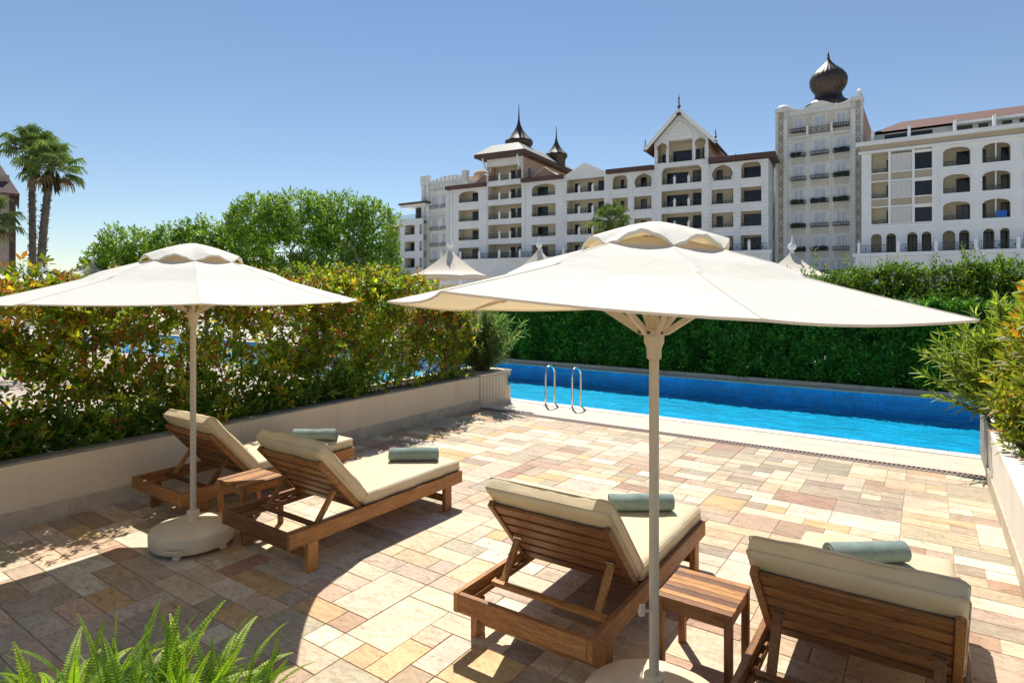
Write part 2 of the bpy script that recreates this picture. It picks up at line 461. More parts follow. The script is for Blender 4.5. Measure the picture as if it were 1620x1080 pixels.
# pool mosaic and water
def mosaic(name, vertical):
    m, nt, b = new_mat(name)
    t = nt.nodes.new('ShaderNodeTexCoord'); vec = t.outputs['Object']
    if vertical:
        sp = nt.nodes.new('ShaderNodeSeparateXYZ'); cb = nt.nodes.new('ShaderNodeCombineXYZ'); ad = nt.nodes.new('ShaderNodeMath'); ad.operation = 'ADD'
        lk(nt, vec, sp.inputs[0]); lk(nt, sp.outputs[0], ad.inputs[0]); lk(nt, sp.outputs[1], ad.inputs[1]); lk(nt, ad.outputs[0], cb.inputs[0]); lk(nt, sp.outputs[2], cb.inputs[1])
        vec = cb.outputs[0]
    br = nt.nodes.new('ShaderNodeTexBrick'); br.offset = 0.0; br.inputs['Scale'].default_value = 1.0
    br.inputs['Brick Width'].default_value = 0.125; br.inputs['Row Height'].default_value = 0.125; br.inputs['Mortar Size'].default_value = 0.004
    c1, c2, cm = ((0.005, 0.50, 0.94), (0.005, 0.45, 0.90), (0.03, 0.60, 0.95)) if vertical else ((0.003, 0.40, 0.64), (0.003, 0.33, 0.58), (0.02, 0.47, 0.70))  # wall tiles coloured brighter than the floor to lift the shaded far wall
    br.inputs['Color1'].default_value = (*c1, 1); br.inputs['Color2'].default_value = (*c2, 1); br.inputs['Mortar'].default_value = (*cm, 1)
    nz = nt.nodes.new('ShaderNodeTexNoise'); nz.inputs['Scale'].default_value = 2.2; nz.inputs['Detail'].default_value = 2
    lk(nt, t.outputs['Object'], nz.inputs['Vector'])
    ma = nt.nodes.new('ShaderNodeVectorMath'); ma.operation = 'MULTIPLY_ADD'; ma.inputs[1].default_value = (0.16, 0.16, 0.0)
    lk(nt, nz.outputs['Color'], ma.inputs[0]); lk(nt, vec, ma.inputs[2]); lk(nt, ma.outputs[0], br.inputs['Vector'])
    n = tex_noise(nt, t.outputs['Object'], 1.2, 4); n_ripple_light = tex_noise(nt, coords(nt, (1.0, 2.2, 1.0)), 2.6, 5, 0.65, 1.2)  # second noise imitates light ripples through water, put into the tile colour
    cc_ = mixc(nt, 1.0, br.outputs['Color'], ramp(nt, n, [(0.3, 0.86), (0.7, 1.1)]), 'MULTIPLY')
    lk(nt, mixc(nt, 1.0, cc_, ramp(nt, n_ripple_light, [(0.34, 0.82), (0.5, 1.0), (0.62, 1.22)]), 'MULTIPLY'), b.inputs['Base Color'])
    b.inputs['Roughness'].default_value = 0.5
    return m
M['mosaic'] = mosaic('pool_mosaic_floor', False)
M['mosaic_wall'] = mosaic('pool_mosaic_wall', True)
m = bpy.data.materials.new('pool_water'); m.use_nodes = True
nt = m.node_tree; nt.nodes.remove(nt.nodes['Principled BSDF']); out = nt.nodes['Material Output']
v = coords(nt, (1.0, 1.6, 1.0))
h1 = tex_noise(nt, v, 1.5, 3, 0.5, 0.6); h2 = tex_noise(nt, v, 5.5, 3, 0.5, 0.8)
hm = nt.nodes.new('ShaderNodeMath'); hm.operation = 'MULTIPLY_ADD'; hm.inputs[1].default_value = 0.35
lk(nt, h2, hm.inputs[0]); lk(nt, h1, hm.inputs[2])
bp = nt.nodes.new('ShaderNodeBump'); bp.inputs['Strength'].default_value = 0.5; bp.inputs['Distance'].default_value = 0.08
lk(nt, hm.outputs[0], bp.inputs['Height'])
rf = nt.nodes.new('ShaderNodeBsdfRefraction'); rf.inputs['IOR'].default_value = 1.33; rf.inputs['Roughness'].default_value = 0.0
tp = nt.nodes.new('ShaderNodeBsdfTransparent'); tp.inputs[0].default_value = (0.45, 0.95, 0.99, 1)
gl = nt.nodes.new('ShaderNodeBsdfGlossy'); gl.inputs['Roughness'].default_value = 0.03; gl.inputs['Color'].default_value = (1, 1, 1, 1)
fr = nt.nodes.new('ShaderNodeFresnel'); fr.inputs['IOR'].default_value = 1.18
lk(nt, bp.outputs[0], fr.inputs['Normal']); lk(nt, bp.outputs[0], gl.inputs['Normal'])
nt.nodes.remove(rf)
mx = nt.nodes.new('ShaderNodeMixShader'); lk(nt, fr.outputs[0], mx.inputs[0]); lk(nt, tp.outputs[0], mx.inputs[1]); lk(nt, gl.outputs[0], mx.inputs[2])
lk(nt, mx.outputs[0], out.inputs[0])
M['water'] = m
# ------------------------------------------------------------------ camera, sun, sky
cam_d = bpy.data.cameras.new('camera'); cam = bpy.data.objects.new('camera', cam_d); COL.objects.link(cam)
cam.location = (0, 0, CAM_H); cam.rotation_euler = (R(90), 0, YAW)
cam_d.sensor_width = 36; cam_d.lens = F_PX / 1620 * 36
cam_d.shift_y = -(540 - HORIZON) / 1620
cam_d.clip_start = 0.05; cam_d.clip_end = 6000
scene.camera = cam
SUN_EL, SUN_AZ = R(58), R(39.6)        # azimuth measured from +Y towards -X
sd = bpy.data.lights.new('sun', 'SUN'); sun = bpy.data.objects.new('sun', sd); COL.objects.link(sun)
sd.energy = 4.6; sd.angle = R(0.5); sd.color = (1.0, 0.965, 0.90)
sdir = Vector((-math.sin(SUN_AZ) * math.cos(SUN_EL), math.cos(SUN_AZ) * math.cos(SUN_EL), math.sin(SUN_EL)))
sun.rotation_euler = sdir.to_track_quat('Z', 'Y').to_euler()
sun.location = (0, 0, 30)
w = bpy.data.worlds.new('World'); scene.world = w; w.use_nodes = True
nt = w.node_tree; bg = nt.nodes['Background']
sky = nt.nodes.new('ShaderNodeTexSky'); sky.sky_type = 'NISHITA'; sky.sun_disc = False
sky.sun_elevation = SUN_EL; sky.sun_rotation = -SUN_AZ
sky.altitude = 0; sky.air_density = 1.0; sky.dust_density = 0.0; sky.ozone_density = 2.2
nt.links.new(sky.outputs[0], bg.inputs[0]); bg.inputs[1].default_value = 0.082
scene.view_settings.view_transform = 'Standard'; scene.view_settings.look = 'None'
scene.view_settings.exposure = 0.48; scene.view_settings.gamma = 1.0
scene.cycles.max_bounces = 8; scene.cycles.transparent_max_bounces = 12
scene.cycles.caustics_reflective = False; scene.cycles.caustics_refractive = False
scene.render.film_transparent = False

# ------------------------------------------------------------------ key positions (metres, patio axes)
WALL_X, RWALL_X = -6.95, 0.60
DRAIN_Y, POOL_Y0, POOL_Y1 = 9.05, 10.2, 15.2
POOL_X0, POOL_X1 = -34.0, 12.0
WATER_Z, POOL_D = -0.045, -0.46

# ground with the pool cut out of it
b = MB(); B = 4000.0
for (x0, x1, y0, y1) in ((-B, B, -B, POOL_Y0), (-B, B, POOL_Y1, B), (-B, POOL_X0, POOL_Y0, POOL_Y1), (POOL_X1, B, POOL_Y0, POOL_Y1)):
    b.quad_pts([(x0, y0, -0.04), (x1, y0, -0.04), (x1, y1, -0.04), (x0, y1, -0.04)])
tag(b.build('ground', M['ground']), kind='structure')
b = MB()
for (x0, x1, y0, y1) in ((-70, -8.0, -30, POOL_Y0), (2.2, 14, -10, POOL_Y0)):
    b.quad_pts([(x0, y0, -0.03), (x1, y0, -0.03), (x1, y1, -0.03), (x0, y1, -0.03)])
tag(b.build('neighbour_patio', M['terrace_tan']), kind='structure')
b = MB()
for (x0, x1, y0, y1) in ((-150, 90, POOL_Y1 + .4, 84), (-70, POOL_X0, POOL_Y0, POOL_Y1 + .4)):  # unseen stretch up to the hotel, laid pale to bounce sun onto its facade
    b.quad_pts([(x0, y0, -0.03), (x1, y0, -0.03), (x1, y1, -0.03), (x0, y1, -0.03)])
tag(b.build('pool_terrace', M['terrace']), kind='structure')

# patio: grout bed and loose-laid travertine in four sizes
b = MB(); b.quad_pts([(-8.0, -4, -0.006), (2.2, -4, -0.006), (2.2, DRAIN_Y + .02, -0.006), (-8.0, DRAIN_Y + .02, -0.006)])
tag(b.build('patio_bed', M['grout']), kind='structure')
MOD = 0.193
PX0, PY0 = WALL_X, DRAIN_Y - 0.093
NX, NY = int(8.6 / MOD), int(11.4 / MOD)
occ = np.zeros((NX, NY), bool)
PAL = [((0.600, 0.500, 0.375), .26), ((0.680, 0.600, 0.490), .15), ((0.430, 0.345, 0.255), .20), ((0.335, 0.265, 0.205), .09),
       ((0.560, 0.345, 0.145), .065), ((0.580, 0.410, 0.275), .12), ((0.350, 0.190, 0.125), .06), ((0.470, 0.310, 0.200), .05)]
pw = np.array([p[1] for p in PAL]); pw /= pw.sum()
SZ = [((3, 2), .065), ((2, 3), .02), ((2, 2), .085), ((2, 1), .42), ((1, 2), .06), ((3, 1), .14), ((1, 1), .21)]
sw = np.array([s[1] for s in SZ]); sw /= sw.sum()
b = MB(); g = 0.0022
for j in range(NY):
    for i in range(NX):
        if occ[i, j]: continue
        for t in range(12):
            (a, c) = SZ[rng.choice(len(SZ), p=sw)][0] if t < 11 else (1, 1)
            if i + a <= NX and j + c <= NY and not occ[i:i + a, j:j + c].any(): break
        else:
            a = c = 1
        occ[i:i + a, j:j + c] = True
        pal = pw.copy()
        if a * c >= 4: pal[4:] *= 0.55; pal /= pal.sum()
        col = (np.array(PAL[rng.choice(len(PAL), p=pal)][0]) * 0.76 + np.array((.56, .48, .375)) * 0.24) * np.array((1.09, 1.055, .985))
        col = col * (1 + rng.normal(0, .07)) * (1 + rng.normal(0, .025, 3))
        b.col = tuple(np.clip(col, .02, .9))
        x0, x1 = PX0 + i * MOD + g, PX0 + (i + a) * MOD - g
        y1, y0 = PY0 - j * MOD - g, PY0 - (j + c) * MOD + g
        dz = rng.normal(0, 0.0006)
        e = 0.0025
        top = [(x0 + e, y0 + e, dz), (x1 - e, y0 + e, dz), (x1 - e, y1 - e, dz), (x0 + e, y1 - e, dz)]
        low = [(x0, y0, -0.005), (x1, y0, -0.005), (x1, y1, -0.005), (x0, y1, -0.005)]
        b.add(low + top, [(4, 5, 6, 7), (0, 1, 5, 4), (1, 2, 6, 5), (2, 3, 7, 6), (3, 0, 4, 7)])
tag(b.build('patio_paving', M['paving']), kind='structure')

# channel drain in front of the pool
dr = empty('channel_drain', (-3.2, DRAIN_Y, 0), 0, 'long brown slotted drain grate set flush across the paving before the pool', 'drain')
b = MB(); b.box(-3.74, 3.78, -0.085, 0.085, -0.06, -0.03); b.build('trough', M['trough'], dr)
b = MB()
for s in (-1, 1): b.box(-3.74, 3.78, s * 0.082 - 0.009, s * 0.082 + 0.009, -0.03, 0.004)
x = -3.73
while x < 3.76:
    b.box(x, x + 0.034, -0.073, 0.073, -0.02, 0.003); x += 0.052
b.build('slats', M['grate'], dr)

# pool surround: slabs with joints, pale bullnose edge
b = MB()
x = WALL_X + 0.0
while x < RWALL_X + 1.4:
    for (y0, y1) in ((DRAIN_Y + 0.093, DRAIN_Y + 0.55), (DRAIN_Y + 0.554, POOL_Y0 - 0.19)):
        k = 1 + rng.normal(0, .06); b.col = (k, k, k)
        b.box(x + .0006, x + 0.5994, y0, y1, -0.03, 0.002)
    x += 0.6
pc = b.build('pool_surround', M['coping']); tag(pc, kind='structure')
b = MB()
x = WALL_X - 1.2
while x < RWALL_X + 1.4:
    b.box(x + .0015, x + 0.5985, POOL_Y0 - 0.186, POOL_Y0 + 0.03, -0.03, 0.014); x += 0.6
b.build('pool_edge', M['coping_edge'], None, bevel=0.01)
tag(bpy.data.objects['pool_edge'], kind='structure')
b = MB()
x = POOL_X0
while x < POOL_X1:
    b.box(x + .002, x + 0.798, POOL_Y1 - 0.03, POOL_Y1 + 0.36, -0.012, 0.028)
    b.box(x + .002, x + 0.798, POOL_Y1 + 0.362, POOL_Y1 + 0.45, -0.04, 0.10); x += 0.8
tag(b.build('far_coping', M['coping'], None, bevel=0.008), kind='structure')

# pool basin and water
b = MB()
b.quad_pts([(POOL_X0, POOL_Y0, POOL_D), (POOL_X1, POOL_Y0, POOL_D), (POOL_X1, POOL_Y1, POOL_D), (POOL_X0, POOL_Y1, POOL_D)])
b.mi = 1
zt = -0.014
b.quad_pts([(POOL_X0, POOL_Y1, POOL_D), (POOL_X1, POOL_Y1, POOL_D), (POOL_X1, POOL_Y1, zt), (POOL_X0, POOL_Y1, zt)])
b.quad_pts([(POOL_X1, POOL_Y0, POOL_D), (POOL_X0, POOL_Y0, POOL_D), (POOL_X0, POOL_Y0, zt), (POOL_X1, POOL_Y0, zt)])
b.quad_pts([(POOL_X0, POOL_Y0, POOL_D), (POOL_X0, POOL_Y1, POOL_D), (POOL_X0, POOL_Y1, zt), (POOL_X0, POOL_Y0, zt)])
b.quad_pts([(POOL_X1, POOL_Y1, POOL_D), (POOL_X1, POOL_Y0, POOL_D), (POOL_X1, POOL_Y0, zt), (POOL_X1, POOL_Y1, zt)])
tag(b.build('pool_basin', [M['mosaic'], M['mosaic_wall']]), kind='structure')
b = MB(); b.quad_pts([(POOL_X0, POOL_Y0, WATER_Z), (POOL_X1, POOL_Y0, WATER_Z), (POOL_X1, POOL_Y1, WATER_Z), (POOL_X0, POOL_Y1, WATER_Z)])
tag(b.build('pool_water', M['water']), kind='structure')

# ------------------------------------------------------------------ planter walls
def planter(name, xin, sgn, y0, y1, label, wall_mat):
    o = empty(name, (xin, (y0 + y1) / 2, 0), 0, label, 'planter')
    L = (y1 - y0) / 2
    b = MB()
    # wall in slabs about 2.4 m long with hairline joints
    n = max(1, round((y1 - y0) / 2.4)); st = (y1 - y0) / n
    for i in range(n):
        a0, a1 = -L + i * st + .0015, -L + (i + 1) * st - .0015
        xs = sorted((0, sgn * 0.15))
        b.box(xs[0], xs[1], a0, a1, 0.0, 0.60)
    b.build('wall', wall_mat, o)
    b = MB()
    y = -L
    while y < L - .01:
        e = min(y + 0.9, L)
        xs = sorted((-sgn * 0.022, sgn * 0.0))
        b.box(xs[0], xs[1], y + .001, e - .001, -0.004, 0.17); y = e
    b.build('plinth', M['plinth'], o, bevel=0.004)
    b = MB()
    xs = sorted((-sgn * 0.006, sgn * 0.17)); b.box(xs[0], xs[1], -L, L, 0.60, 0.625)
    b.build('rim', M['rim'] if sgn < 0 else M['stucco_white'], o, bevel=0.004)
    b = MB()
    xs = sorted((sgn * 0.15, sgn * 0.88)); b.box(xs[0], xs[1], -L, L, 0.0, 0.56)
    bw = MB(); xs = sorted((sgn * 0.881, sgn * 1.02)); bw.box(xs[0], xs[1], -L, L, 0.0, 0.60); bw.build('back_wall', wall_mat, o)
    b.build('soil', M['soil'], o)
    return o
PW = planter('planter_wall', WALL_X, -1, -3.0, 9.0, 'long cream rendered planter wall with grey rim along the left of the patio', M['stucco'])
PR = planter('planter_wall', RWALL_X, 1, -1.0, 9.0, 'white rendered planter wall beside the fourth lounger at the right of the patio', M['stucco_white'])

# fallen leaves and petals lying on the grey rim and its soil edge
b = MB()
for i in range(260):
    y = rng.uniform(1.0, 8.95); x = WALL_X - abs(rng.normal(0.06, .10)); s = rng.uniform(.008, .022); a = rng.uniform(0, PI)
    z = 0.627 + rng.uniform(0, .004)
    dx, dy = s * math.cos(a), s * math.sin(a)
    b.col = (.62, .55, .44) if rng.random() < .7 else (.3, .2, .1)
    b.quad_pts([(x - dx, y - dy, z), (x + dy * .5, y - dx * .5, z + .003), (x + dx, y + dy, z), (x - dy * .5, y + dx * .5, z + .004)])
for i in range(140):
    x = rng.uniform(-6.9, .5); y = rng.uniform(1.2, 8.9)
    if rng.random() < .5: x = -6.92 + abs(rng.normal(0, .35))
    s = rng.uniform(.006, .017); a = rng.uniform(0, PI); dx, dy = s * math.cos(a), s * math.sin(a)
    b.col = (.22, .13, .06) if rng.random() < .6 else (.10, .07, .04)
    b.quad_pts([(x - dx, y - dy, .004), (x + dy * .4, y - dx * .4, .007), (x + dx, y + dy, .004), (x - dy * .4, y + dx * .4, .008)])
fl = b.build('fallen_petals', M['petal_white']); tag(fl, 'scattered dry petals and leaf bits lying on the grey rim and the paving', 'petals', kind='stuff')

# slatted end cabinet of the left planter, with a small light fitting
pb = empty('slatted_planter_box', (WALL_X, 9.56, 0), 0, 'cream slatted planter box at the pool end of the left wall', 'planter')
b = MB(); b.box(-1.0, -0.012, -0.53, 0.49, 0.02, 0.60); b.build('box_body', M['stucco'], pb, bevel=0.004)
b = MB()
for i in range(10):
    y0 = -0.525 + i * 0.101
    b.box(-0.012, 0.004, y0, y0 + 0.088, 0.05, 0.575)
b.build('slats', M['stucco'], pb, bevel=0.003)
b = MB(); b.box(-1.0, 0.015, -0.53, 0.51, 0.60, 0.635); b.build('rim', M['stucco'], pb, bevel=0.004)
b = MB(); b.box(-0.02, 0.012, -0.53, 0.50, 0.0, 0.045); b.build('base_strip', M['stucco'], pb, bevel=0.004)
b = MB(); b.box(0.005, 0.03, 0.34, 0.44, 0.33, 0.53)
li = b.build('wall_light', M['steel'], pb, bevel=0.006)
b = MB(); b.box(0.0305, 0.034, 0.36, 0.42, 0.40, 0.47); b.build('lens', M['glass'], li)

# grey end post of the right planter
ep = empty('planter_end_post', (RWALL_X, 9.62, 0), 0, 'narrow grey slab post closing the right planter beside the pool', 'post')
b = MB(); b.box(0.0, 0.045, -0.60, 0.66, 0.0, 0.66); b.build('panel', M['rim'], ep, bevel=0.004)
b = MB(); b.box(0.046, 1.02, -0.60, 0.66, 0.0, 0.56); b.build('box_body', M['stucco_white'], ep)

# ------------------------------------------------------------------ pool ladder rails
def rail_pts():
    pts = []
    for i in range(5): pts.append((0, -0.17, 0.0 + 0.14 * i))
    for i in range(13):
        t = PI - PI * i / 12
        pts.append((0, 0.17 * math.cos(t), 0.60 + 0.17 * math.sin(t) * 0.95))
    for i in range(1, 6): pts.append((0, 0.17, 0.60 - 0.16 * i))
    return pts
def handrail(loc, label):
    o = empty('pool_handrail', loc, 0, label, 'handrail', 'steel handrails of the pool ladder')
    b = MB(); b.tube(rail_pts(), 0.021, 12); b.build('rail', M['steel'], o, smooth=True)
    b = MB(); b.lathe([(0.048, 0.0), (0.048, 0.010), (0.024, 0.022), (0.022, 0.03)], 18, 0, -0.17); b.build('flange', M['steel'], o, smooth=True, auto=30)
    return o
handrail((-6.05, 10.10, 0.002), 'left steel handrail of the pool ladder, nearer the slatted planter box')
handrail((-5.48, 10.12, 0.002), 'right steel handrail of the pool ladder, farther from the slatted planter box')

# ------------------------------------------------------------------ loungers
def rounded_slab(sx, sy, sz, r, nx, ny, nz, puff=0.0, seed=0, wr=0.0):
    """closed padded slab centred at 0: returns verts, quads"""
    hx, hy, hz = sx / 2, sy / 2, sz / 2
    idx, V, Fc = {}, [], []
    def lin(n, h): return [-h + 2 * h * i / n for i in range(n + 1)]
    X, Y, Z = lin(nx, hx), lin(ny, hy), lin(nz, hz)
    def vid(i, j, k):
        if (i, j, k) in idx: return idx[(i, j, k)]
        p = Vector((X[i], Y[j], Z[k]))
        c = Vector((max(-hx + r, min(hx - r, p.x)), max(-hy + r, min(hy - r, p.y)), max(-hz + r, min(hz - r, p.z))))
        d = p - c
        if d.length > 1e-6:
            # cube corner to sphere
            q = c + d.normalized() * min(r, max(abs(d.x), abs(d.y), abs(d.z)))
        else: q = p
        u, v = p.x / hx, p.y / hy
        if abs(p.z) > hz * 0.5:
            q.z += math.copysign(puff * (1 - u ** 4) * (1 - v ** 4), p.z)
        nz_ = noise.noise(Vector((q.x * 5 + seed, q.y * 5, q.z * 5))) * wr + noise.noise(Vector((q.x * 16, q.y * 16 + seed, q.z * 16))) * wr * .45
        q = q + (q - c * 0.9).normalized() * nz_ if (q - c * .9).length > 1e-6 else q
        idx[(i, j, k)] = len(V); V.append(q); return idx[(i, j, k)]
    for i in range(nx):
        for j in range(ny):
            Fc.append((vid(i, j, 0), vid(i, j + 1, 0), vid(i + 1, j + 1, 0), vid(i + 1, j, 0)))
            Fc.append((vid(i, j, nz), vid(i + 1, j, nz), vid(i + 1, j + 1, nz), vid(i, j + 1, nz)))
    for i in range(nx):
        for k in range(nz):
            Fc.append((vid(i, 0, k), vid(i + 1, 0, k), vid(i + 1, 0, k + 1), vid(i, 0, k + 1)))
            Fc.append((vid(i, ny, k), vid(i, ny, k + 1), vid(i + 1, ny, k + 1), vid(i + 1, ny, k)))
    for j in range(ny):
        for k in range(nz):
            Fc.append((vid(0, j, k), vid(0, j, k + 1), vid(0, j + 1, k + 1), vid(0, j + 1, k)))
            Fc.append((vid(nx, j, k), vid(nx, j + 1, k), vid(nx, j + 1, k + 1), vid(nx, j, k + 1)))
    return V, Fc

LW, LL, CW = 0.95, 2.04, 0.885            # lounger width and length
HINGE = (0.75, 0.335)
ANG = R(49)
DIRB = Vector((0, -math.cos(ANG), math.sin(ANG)))      # up the backrest
NRMB = Vector((0, math.sin(ANG), math.cos(ANG)))       # towards the sitter
def rc():
    k = float(np.clip(rng.normal(.42, .18), 0.05, .9)); return (k, float(rng.random()), float(rng.random()))

def make_lounger(label, seed):
    o = empty('sun_lounger', (0, 0, 0), 0, label, 'sun lounger', 'teak sun loungers on the patio')
    hw = LW / 2
    for s in (-1, 1):
        b = MB(); b.col = rc(); xs = sorted((s * hw, s * (hw - 0.036))); b.box(xs[0], xs[1], 0.0, LL, 0.235, 0.355)
        b.build('side_rail', M['wood_y'], o, bevel=0.004)
    for y0 in (0.001, LL - 0.037):
        b = MB(); b.col = rc(); b.box(-hw + 0.037, hw - 0.037, y0, y0 + 0.036, 0.238, 0.353)
        b.build('end_rail', M['wood_x'], o, bevel=0.004)
    for y0 in (0.17, LL - 0.26):
        for s in (-1, 1):
            b = MB(); b.col = rc(); xs = sorted((s * (hw - 0.002), s * (hw - 0.05))); b.box(xs[0], xs[1], y0, y0 + 0.095, 0.0, 0.2345)
            b.build('leg', M['wood_z'], o, bevel=0.004)
        b = MB(); b.col = rc(); b.box(-hw + 0.051, hw - 0.051, y0 + .03, y0 + 0.06, 0.085, 0.15)
        b.build('stretcher', M['wood_x'], o, bevel=0.003)
    b = MB()
    y = 0.80
    while y < LL - 0.09:
        b.col = rc(); b.box(-hw + 0.038, hw - 0.038, y, y + 0.085, 0.318, 0.336); y += 0.105
    b.build('seat_slats', M['wood_x'], o, bevel=0.003)
    for s in (-1, 1):
        b = MB(); b.col = rc(); xs = sorted((s * (hw - 0.038), s * (hw - 0.062))); b.box(xs[0], xs[1], 0.10, 0.78, 0.255, 0.292)
        for q in range(3): b.box(xs[0], xs[1], 0.34 + q * .13, 0.38 + q * .13, 0.2915, 0.312)
        b.build('ratchet_rail', M['wood_y'], o, bevel=0.002)
    # backrest: two stiles and six cross slats
    bl = 0.66; h0 = Vector((0, HINGE[0], HINGE[1])) - NRMB * 0.012
    bko = tag(empty('backrest'), None); bko.parent = o
    for s in (-1, 1):
        bk = MB(); bk.col = rc()
        p = h0 + Vector((s * (hw - 0.064), 0, 0)); bk.bar(p - DIRB * 0.01, p + DIRB * bl, 0.040, 0.046, NRMB)
        bk.build('stile', M['wood_y'], bko, bevel=0.004)
    st = bl / 6
    for i in range(6):
        sb = MB(); sb.col = rc()
        c = h0 + DIRB * (0.055 + i * st)
        sb.bar(c + Vector((-hw + 0.085, 0, 0)), c + Vector((hw - 0.085, 0, 0)), 0.080, 0.022, NRMB)
        sb.build('back_slat', M['wood_x'], bko, bevel=0.003)
    # prop: two struts and a foot bar
    foot_y, foot_z = 0.345, 0.312
    pr = MB(); pr.col = rc(); pr.box(-hw + 0.066, hw - 0.066, foot_y - 0.045, foot_y + 0.0, foot_z - 0.018, foot_z + 0.010)
    pro = pr.build('prop_bar', M['wood_x'], o, bevel=0.003)
    for s in (-1, 1):
        x = s * (hw - 0.135)
        pr = MB(); pr.col = rc()
        top = h0 + DIRB * 0.30 - NRMB * 0.030 + Vector((x, 0, 0))
        pr.bar(top, (x, foot_y, foot_z - .005), 0.046, 0.030, (0, 1, 0.3))
        so = pr.build('prop_strut', M['wood_y'], o, bevel=0.003)
        br = MB()
        top = h0 + DIRB * 0.31 - NRMB * 0.026
        br.box(x - 0.03, x + 0.03, top.y - .008, top.y + .008, top.z - 0.006, top.z + 0.006)
        br.build('hinge', M['steel'], so)
    # mattress
    T = 0.115
    mb = MB()
    ys, ye = HINGE[0] + 0.005, LL + 0.012
    V, Fc = rounded_slab(CW, ye - ys, T, 0.032, 26, 34, 8, 0.008, seed, 0.008)
    zc = 0.342 + T / 2 + .004
    mb.add([v + Vector((0, (ys + ye) / 2, zc)) for v in V], Fc)
    bL = 0.735
    V, Fc = rounded_slab(CW, bL, T + .005, 0.034, 26, 24, 8, 0.009, seed + 31, 0.008)
    RT = Matrix((( -1, 0, 0), (0, DIRB.y, NRMB.y), (0, DIRB.z, NRMB.z))).to_3x3()
    org = Vector((0, HINGE[0], HINGE[1] + .02)) + DIRB * (bL / 2 + 0.015) + NRMB * (T / 2 + .004)
    mb.add([org + Vector((-v.x, 0, 0)) + DIRB * v.y + NRMB * v.z for v in V], [tuple(f) for f in Fc])
    mt = mb.build('mattress', M['cushion'], o, smooth=True)
    pg = MB()
    hx = CW / 2 + .001
    for dz in (-0.5 * T + .022, 0.5 * T - 0.022):
        rr = .03
        def loop(hxx, hyy):
            pts = []
            for (cx, cy, a0) in ((hxx - rr, hyy - rr, 0), (-hxx + rr, hyy - rr, PI/2), (-hxx + rr, -hyy + rr, PI), (hxx - rr, -hyy + rr, 1.5*PI)):
                for q in range(5):
                    a = a0 + q * PI / 8; pts.append((cx + rr * math.cos(a), cy + rr * math.sin(a)))
            return pts + [pts[0]]
        pg.tube([(x, y + (ys + ye) / 2, zc + dz) for x, y in loop(hx, (ye - ys) / 2)], 0.0034, 6)
        pg.tube([org + Vector((x, 0, 0)) + DIRB * y + NRMB * dz for x, y in loop(hx, bL / 2)], 0.0034, 6)
    pg.build('piping', M['piping'], mt, smooth=True)
    return o

LOUNGERS = [
    (-6.085, 2.80, 0.0, 'teak sun lounger next to the planter wall, behind the side table and the umbrella pole'),
    (-4.45, 2.80, -0.01, 'teak sun lounger just right of the far umbrella base, standing in its round shade'),
    (-1.925, 2.85, 0.01, 'teak sun lounger in the middle, left of the tall umbrella pole and its side table'),
    (-0.29, 2.82, 0.0, 'teak sun lounger nearest the right planter wall, its head end cut by the frame'),
]
for i, (x, y, rz, lab) in enumerate(LOUNGERS):
    o = make_lounger(lab, i * 13.7)
    o.location = (x, y, 0.0); o.rotation_euler.z = rz

# ------------------------------------------------------------------ rolled towels
def towel(loc, rz, L, label, seed):
    turns, n = 4.4, 96
    R0, R1, th = 0.012, 0.074, 0.010
    prof_o, prof_i = [], []
    for i in range(n + 1):
        f = i / n
        a = -f * turns * 2 * PI + PI * 0.3
        r = R0 + (R1 - R0) * f
        sq = 1 - 0.10 * max(0, -math.sin(a))
        prof_o.append((r * math.cos(a) * 1.06, r * math.sin(a) * sq)); prof_i.append(((r - th) * math.cos(a) * 1.06, (r - th) * math.sin(a) * sq))
    m = 28
    V, Fc = [], []
    zmin = min(p[1] for p in prof_o)
    for k in range(m + 1):
        x = -L / 2 + L * k / m
        endk = (abs(k - m / 2) / (m / 2)) ** 10
        for pi, pr in enumerate((prof_o, prof_i)):
            for i, (py, pz) in enumerate(pr):
                dx = math.sin(i * .21 + seed) * 0.005 * endk * (1 if x > 0 else -1) - endk * 0.002 * (i / n) * (1 if x > 0 else -1)
                w = noise.noise(Vector((x * 7 + seed, py * 9, pz * 9))) * 0.0085 + noise.noise(Vector((x * 22 + seed, py * 22, pz * 22))) * 0.003
                f = 1 + w / 0.07 * (i / n) ** 2
                V.append((x + dx, py * f, max(0.001, pz * f - zmin)))
    s = 2 * (n + 1)
    for k in range(m):
        for i in range(n):
            a = k * s + i
            Fc.append((a, a + 1, a + 1 + s, a + s))
            q = a + n + 1
            Fc.append((q + 1, q, q + s, q + 1 + s))
        a = k * s + n; q = a + n + 1
        Fc.append((a, q, q + s, a + s))
        a = k * s; q = a + n + 1
        Fc.append((q, a, a + s, q + s))
    for k in (0, m):
        for i in range(n):
            a = k * s + i; q = a + n + 1
            Fc.append((a, q, q + 1, a + 1) if k == 0 else (a + 1, q + 1, q, a))
    b = MB(); b.add(V, Fc)
    o = b.build('rolled_towel', M['towel'], None, smooth=True, auto=50)
    o.location = loc; o.rotation_euler.z = rz
    tag(o, label, 'towel', 'sage towels rolled on the loungers')
MZ = 0.342 + 0.115 + .004 + .008
towel((-5.88, 4.48, MZ), 0.60, 0.50, 'sage green towel rolled on the foot end of the lounger by the planter wall', 1)
towel((-4.34, 4.52, MZ), 0.64, 0.50, 'sage green towel rolled on the foot end of the lounger right of the far umbrella', 5)
towel((-1.86, 4.50, MZ), 0.60, 0.50, 'sage green towel half hidden by the near umbrella pole on the middle lounger', 9)
towel((-0.31, 4.45, MZ), 0.66, 0.50, 'sage green towel with its spiral end showing on the lounger nearest the right wall', 14)

